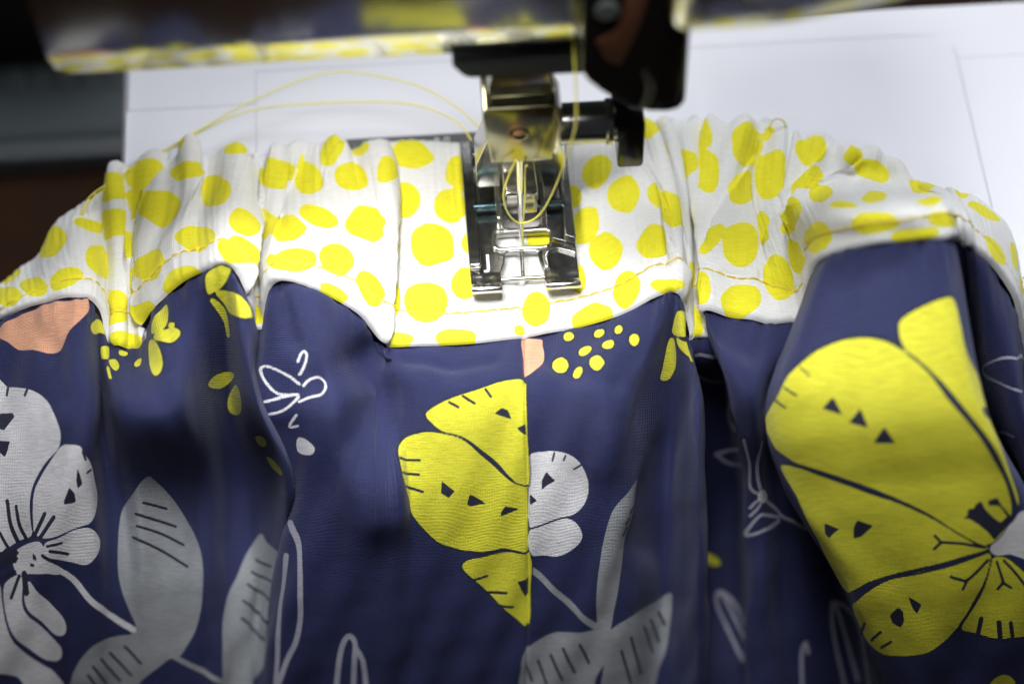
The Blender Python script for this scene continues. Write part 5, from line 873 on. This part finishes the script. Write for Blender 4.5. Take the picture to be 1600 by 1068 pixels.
for side, amp, reach, text in CREASES:
    q = np.array([[float(c) for c in p.split(',')] for p in text.split(';')]) / 100
    q = q[np.argsort(q[:, 1])]
    uc = np.interp(vb, q[:, 1], q[:, 0]); ac = np.interp(uc, ub, uba)[None, :]
    env = np.clip((vb - q[0, 1] + 1.2) / 1.6, 0, 1) * np.clip((q[-1, 1] + 1.2 - vb) / 1.6, 0, 1)
    amp *= 1.25
    x = (UA - ac) * side                                      # >0 on the upper layer
    off += amp * env[None, :] * np.where(x > 0, np.exp(-x / reach), 0) * np.clip(x / 0.22, 0, 1)
    off -= 0.45 * amp * env[None, :] * np.where(x <= 0, np.exp(x / (0.35 * reach)), 0)
band, PBd = cloth('waistband', ub, uba, vb, vba, PB, BAND_PRINT, M_BAND, skirt, off)
tag(band, 'gathered white waistband printed with yellow dots')
# topstitching along the band's lower edge
line = PBd[:, ist]; nrm = normals(PBd)[:, ist]
wob = 0.25 * ripple(uba, 9, 25, 4, 11)
al = np.concatenate([[0], np.cumsum(np.linalg.norm(np.diff(line, axis=0), axis=1))])
bm = bmesh.new(); s = 8.0
while s < al[-1] - 6:
    Ls = 2.3 + rng.uniform(-.15, .15)
    ss = np.linspace(s, s + Ls, 6); h = np.array([-.10, .16, .27, .27, .16, -.10])
    pts = np.stack([np.interp(ss, al, line[:, k] + h.mean() * 0) for k in range(3)], 1) + np.stack([np.interp(ss, al, nrm[:, k]) for k in range(3)], 1) * h[:, None]
    tube_bm(bm, pts, 0.175, 6); s += Ls + 0.12
from_bm('topstitching', bm, M_STITCH, skirt, 40)
# a few stray fibres along the band's edges
bm = bmesh.new(); NB = normals(PBd)
for k in range(120):
    i = rng.randint(20, len(ub) - 20); j = rng.choice([24 + rng.randint(0, 10), len(vb) - 2 - rng.randint(0, 3)])
    p = PBd[i, j]; d = NB[i, j] * rng.uniform(.4, 1) + rng.normal(0, .6, 3); d /= np.linalg.norm(d); b = rng.normal(0, .35, 3); Lh = rng.uniform(.5, 1.5)
    tube_bm(bm, [p - d * .1, p + d * Lh * .5 + b * .2, p + d * Lh + b], 0.022, 4, False)
tag(from_bm('stray_fibres', bm, M_FIBRE, skirt, 40), kind='stuff')
# the two skirt panels, joined at the centre seam
for side in (0, 1):
    lo, hi = (KU[0], US) if side == 0 else (US, KU[-1])
    un, una = arc_samples(KU, 0, 640, lo, hi); vn, vna = arc_samples(KV, 1, 400, VS - 0.35, KV[-1])
    PN = surf(NET, KU, KV, un, vn); UA, VA = np.meshgrid(una, vna, indexing='ij')
    off = 0.85 * ripple(UA * 1.0 + 0.35 * VA, 9, 26, 5, 21) + 0.14 * ripple(VA + .3 * UA, 8, 20, 4, 22) + 0.22 * ripple(.3 * VA - UA, 6, 15, 4, 25)
    edge = (una[-1] - UA) if side == 0 else (UA - una[0])
    off += -0.8 * (1 - np.clip(edge / 0.9, 0, 1)) ** 2
    off -= 1.0 * np.exp(-(VA - vna[0]) / 1.2)
    lead = np.clip(1 - (VA - vna[0]) / 9.0, 0, 1)
    off += 0.55 * lead * ripple(UA, 2.5, 6, 4, 23) * (1 - 0.8 * np.clip(np.minimum((PN[..., 0] + 30) / 8, (26 - PN[..., 0]) / 8), 0, 1))
    for depth, width, text in DENTS:
        q = np.array([[float(c) for c in p.split(',')] for p in text.split(';')]) / 100
        if q[:, 0].min() < un[0] - .5 or q[:, 0].max() > un[-1] + .5: continue
        A, B = np.interp(q[:, 0], un, una), np.interp(q[:, 1], vn, vna); best = np.full(UA.shape, 1e9)
        for k in range(len(A) - 1):
            dx, dy = A[k+1] - A[k], B[k+1] - B[k]; t = np.clip(((UA - A[k]) * dx + (VA - B[k]) * dy) / (dx * dx + dy * dy + 1e-9), 0, 1)
            best = np.minimum(best, (UA - A[k] - t * dx) ** 2 + (VA - B[k] - t * dy) ** 2)
        off -= depth * np.exp(-best / width ** 2)
    o, _ = cloth('skirt_panel', un, una, vn, vna, PN, SKIRT_PRINT, M_NAVY, skirt, off)
    tag(o, ('navy panel left of the centre seam with grey leaves and half a yellow flower', 'navy panel right of the centre seam with a large yellow flower')[side])

# ------------------------------------------------------------------ threads
def yarn(pts, r, label, mat=None):
    o = tube('thread', pts, r, mat or M_THREAD, None, 8, 10); return tag(o, label, 'thread')
yarn([(-2, 10, 3.9), (-6.0, 22, 4.0), (-8.6, 27.2, 4.6), (-12, 32, 6), (-21.3, 37.3, 6), (-37.5, 38.5, 6.5), (-54.5, 38.1, 6), (-66, 33.2, 5.4), (-75.6, 26.3, 5.2), (-84, 20.4, 5.4), (-89, 16.5, 4), (-92, 10, 0)], 0.17, 'yellow thread tail lying lower, curving left from the presser foot')
yarn([(0, 12, 3.9), (-3.5, 25, 4.6), (-6.8, 30.5, 5), (-12.5, 36.8, 6), (-21.1, 42.3, 7), (-37.3, 45.7, 8), (-53.8, 40.2, 7), (-65, 33.9, 6), (-75.4, 26.9, 5.8), (-84.2, 20.9, 5.6), (-89.4, 16.9, 4.2), (-93, 9, -1)], 0.16, 'yellow thread tail arching higher over the white bed to the left')
yarn([(0.3, -4.3, 34.2), (0.15, -2.2, 30), (0.25, -1.2, 20), (-0.1, -0.9, 10), (-0.1, -0.8, 6), (0.0, -0.6, 3.6), (0.1, 0, 1.0)], 0.18, 'taut yellow thread running down the needle')
yarn([(8.4, 2, 78), (8.5, -5.5, 68), (8.6, -10.5, 61), (8.6, -12.0, 55), (7.7, -11.0, 46.9), (5.5, -9.0, 33.3), (2.7, -7.0, 22.2), (-0.8, -6.0, 18.4), (-3.3, -6.0, 21.5), (-4.3, -5.5, 26.9), (-3.1, -5.0, 32.7), (-1.8, -4.6, 36.2)], 0.18, 'slack yellow thread looping down in front of the needle')
yarn([(54.5, 24.5, 3), (54.3, 25.9, 6), (54.6, 25.4, 8), (55.7, 25.0, 9), (56.9, 24.7, 8), (57.5, 24.2, 6), (57.3, 22, 4)], 0.18, 'small curl of loose yellow thread on top edge of the gathered band, right')
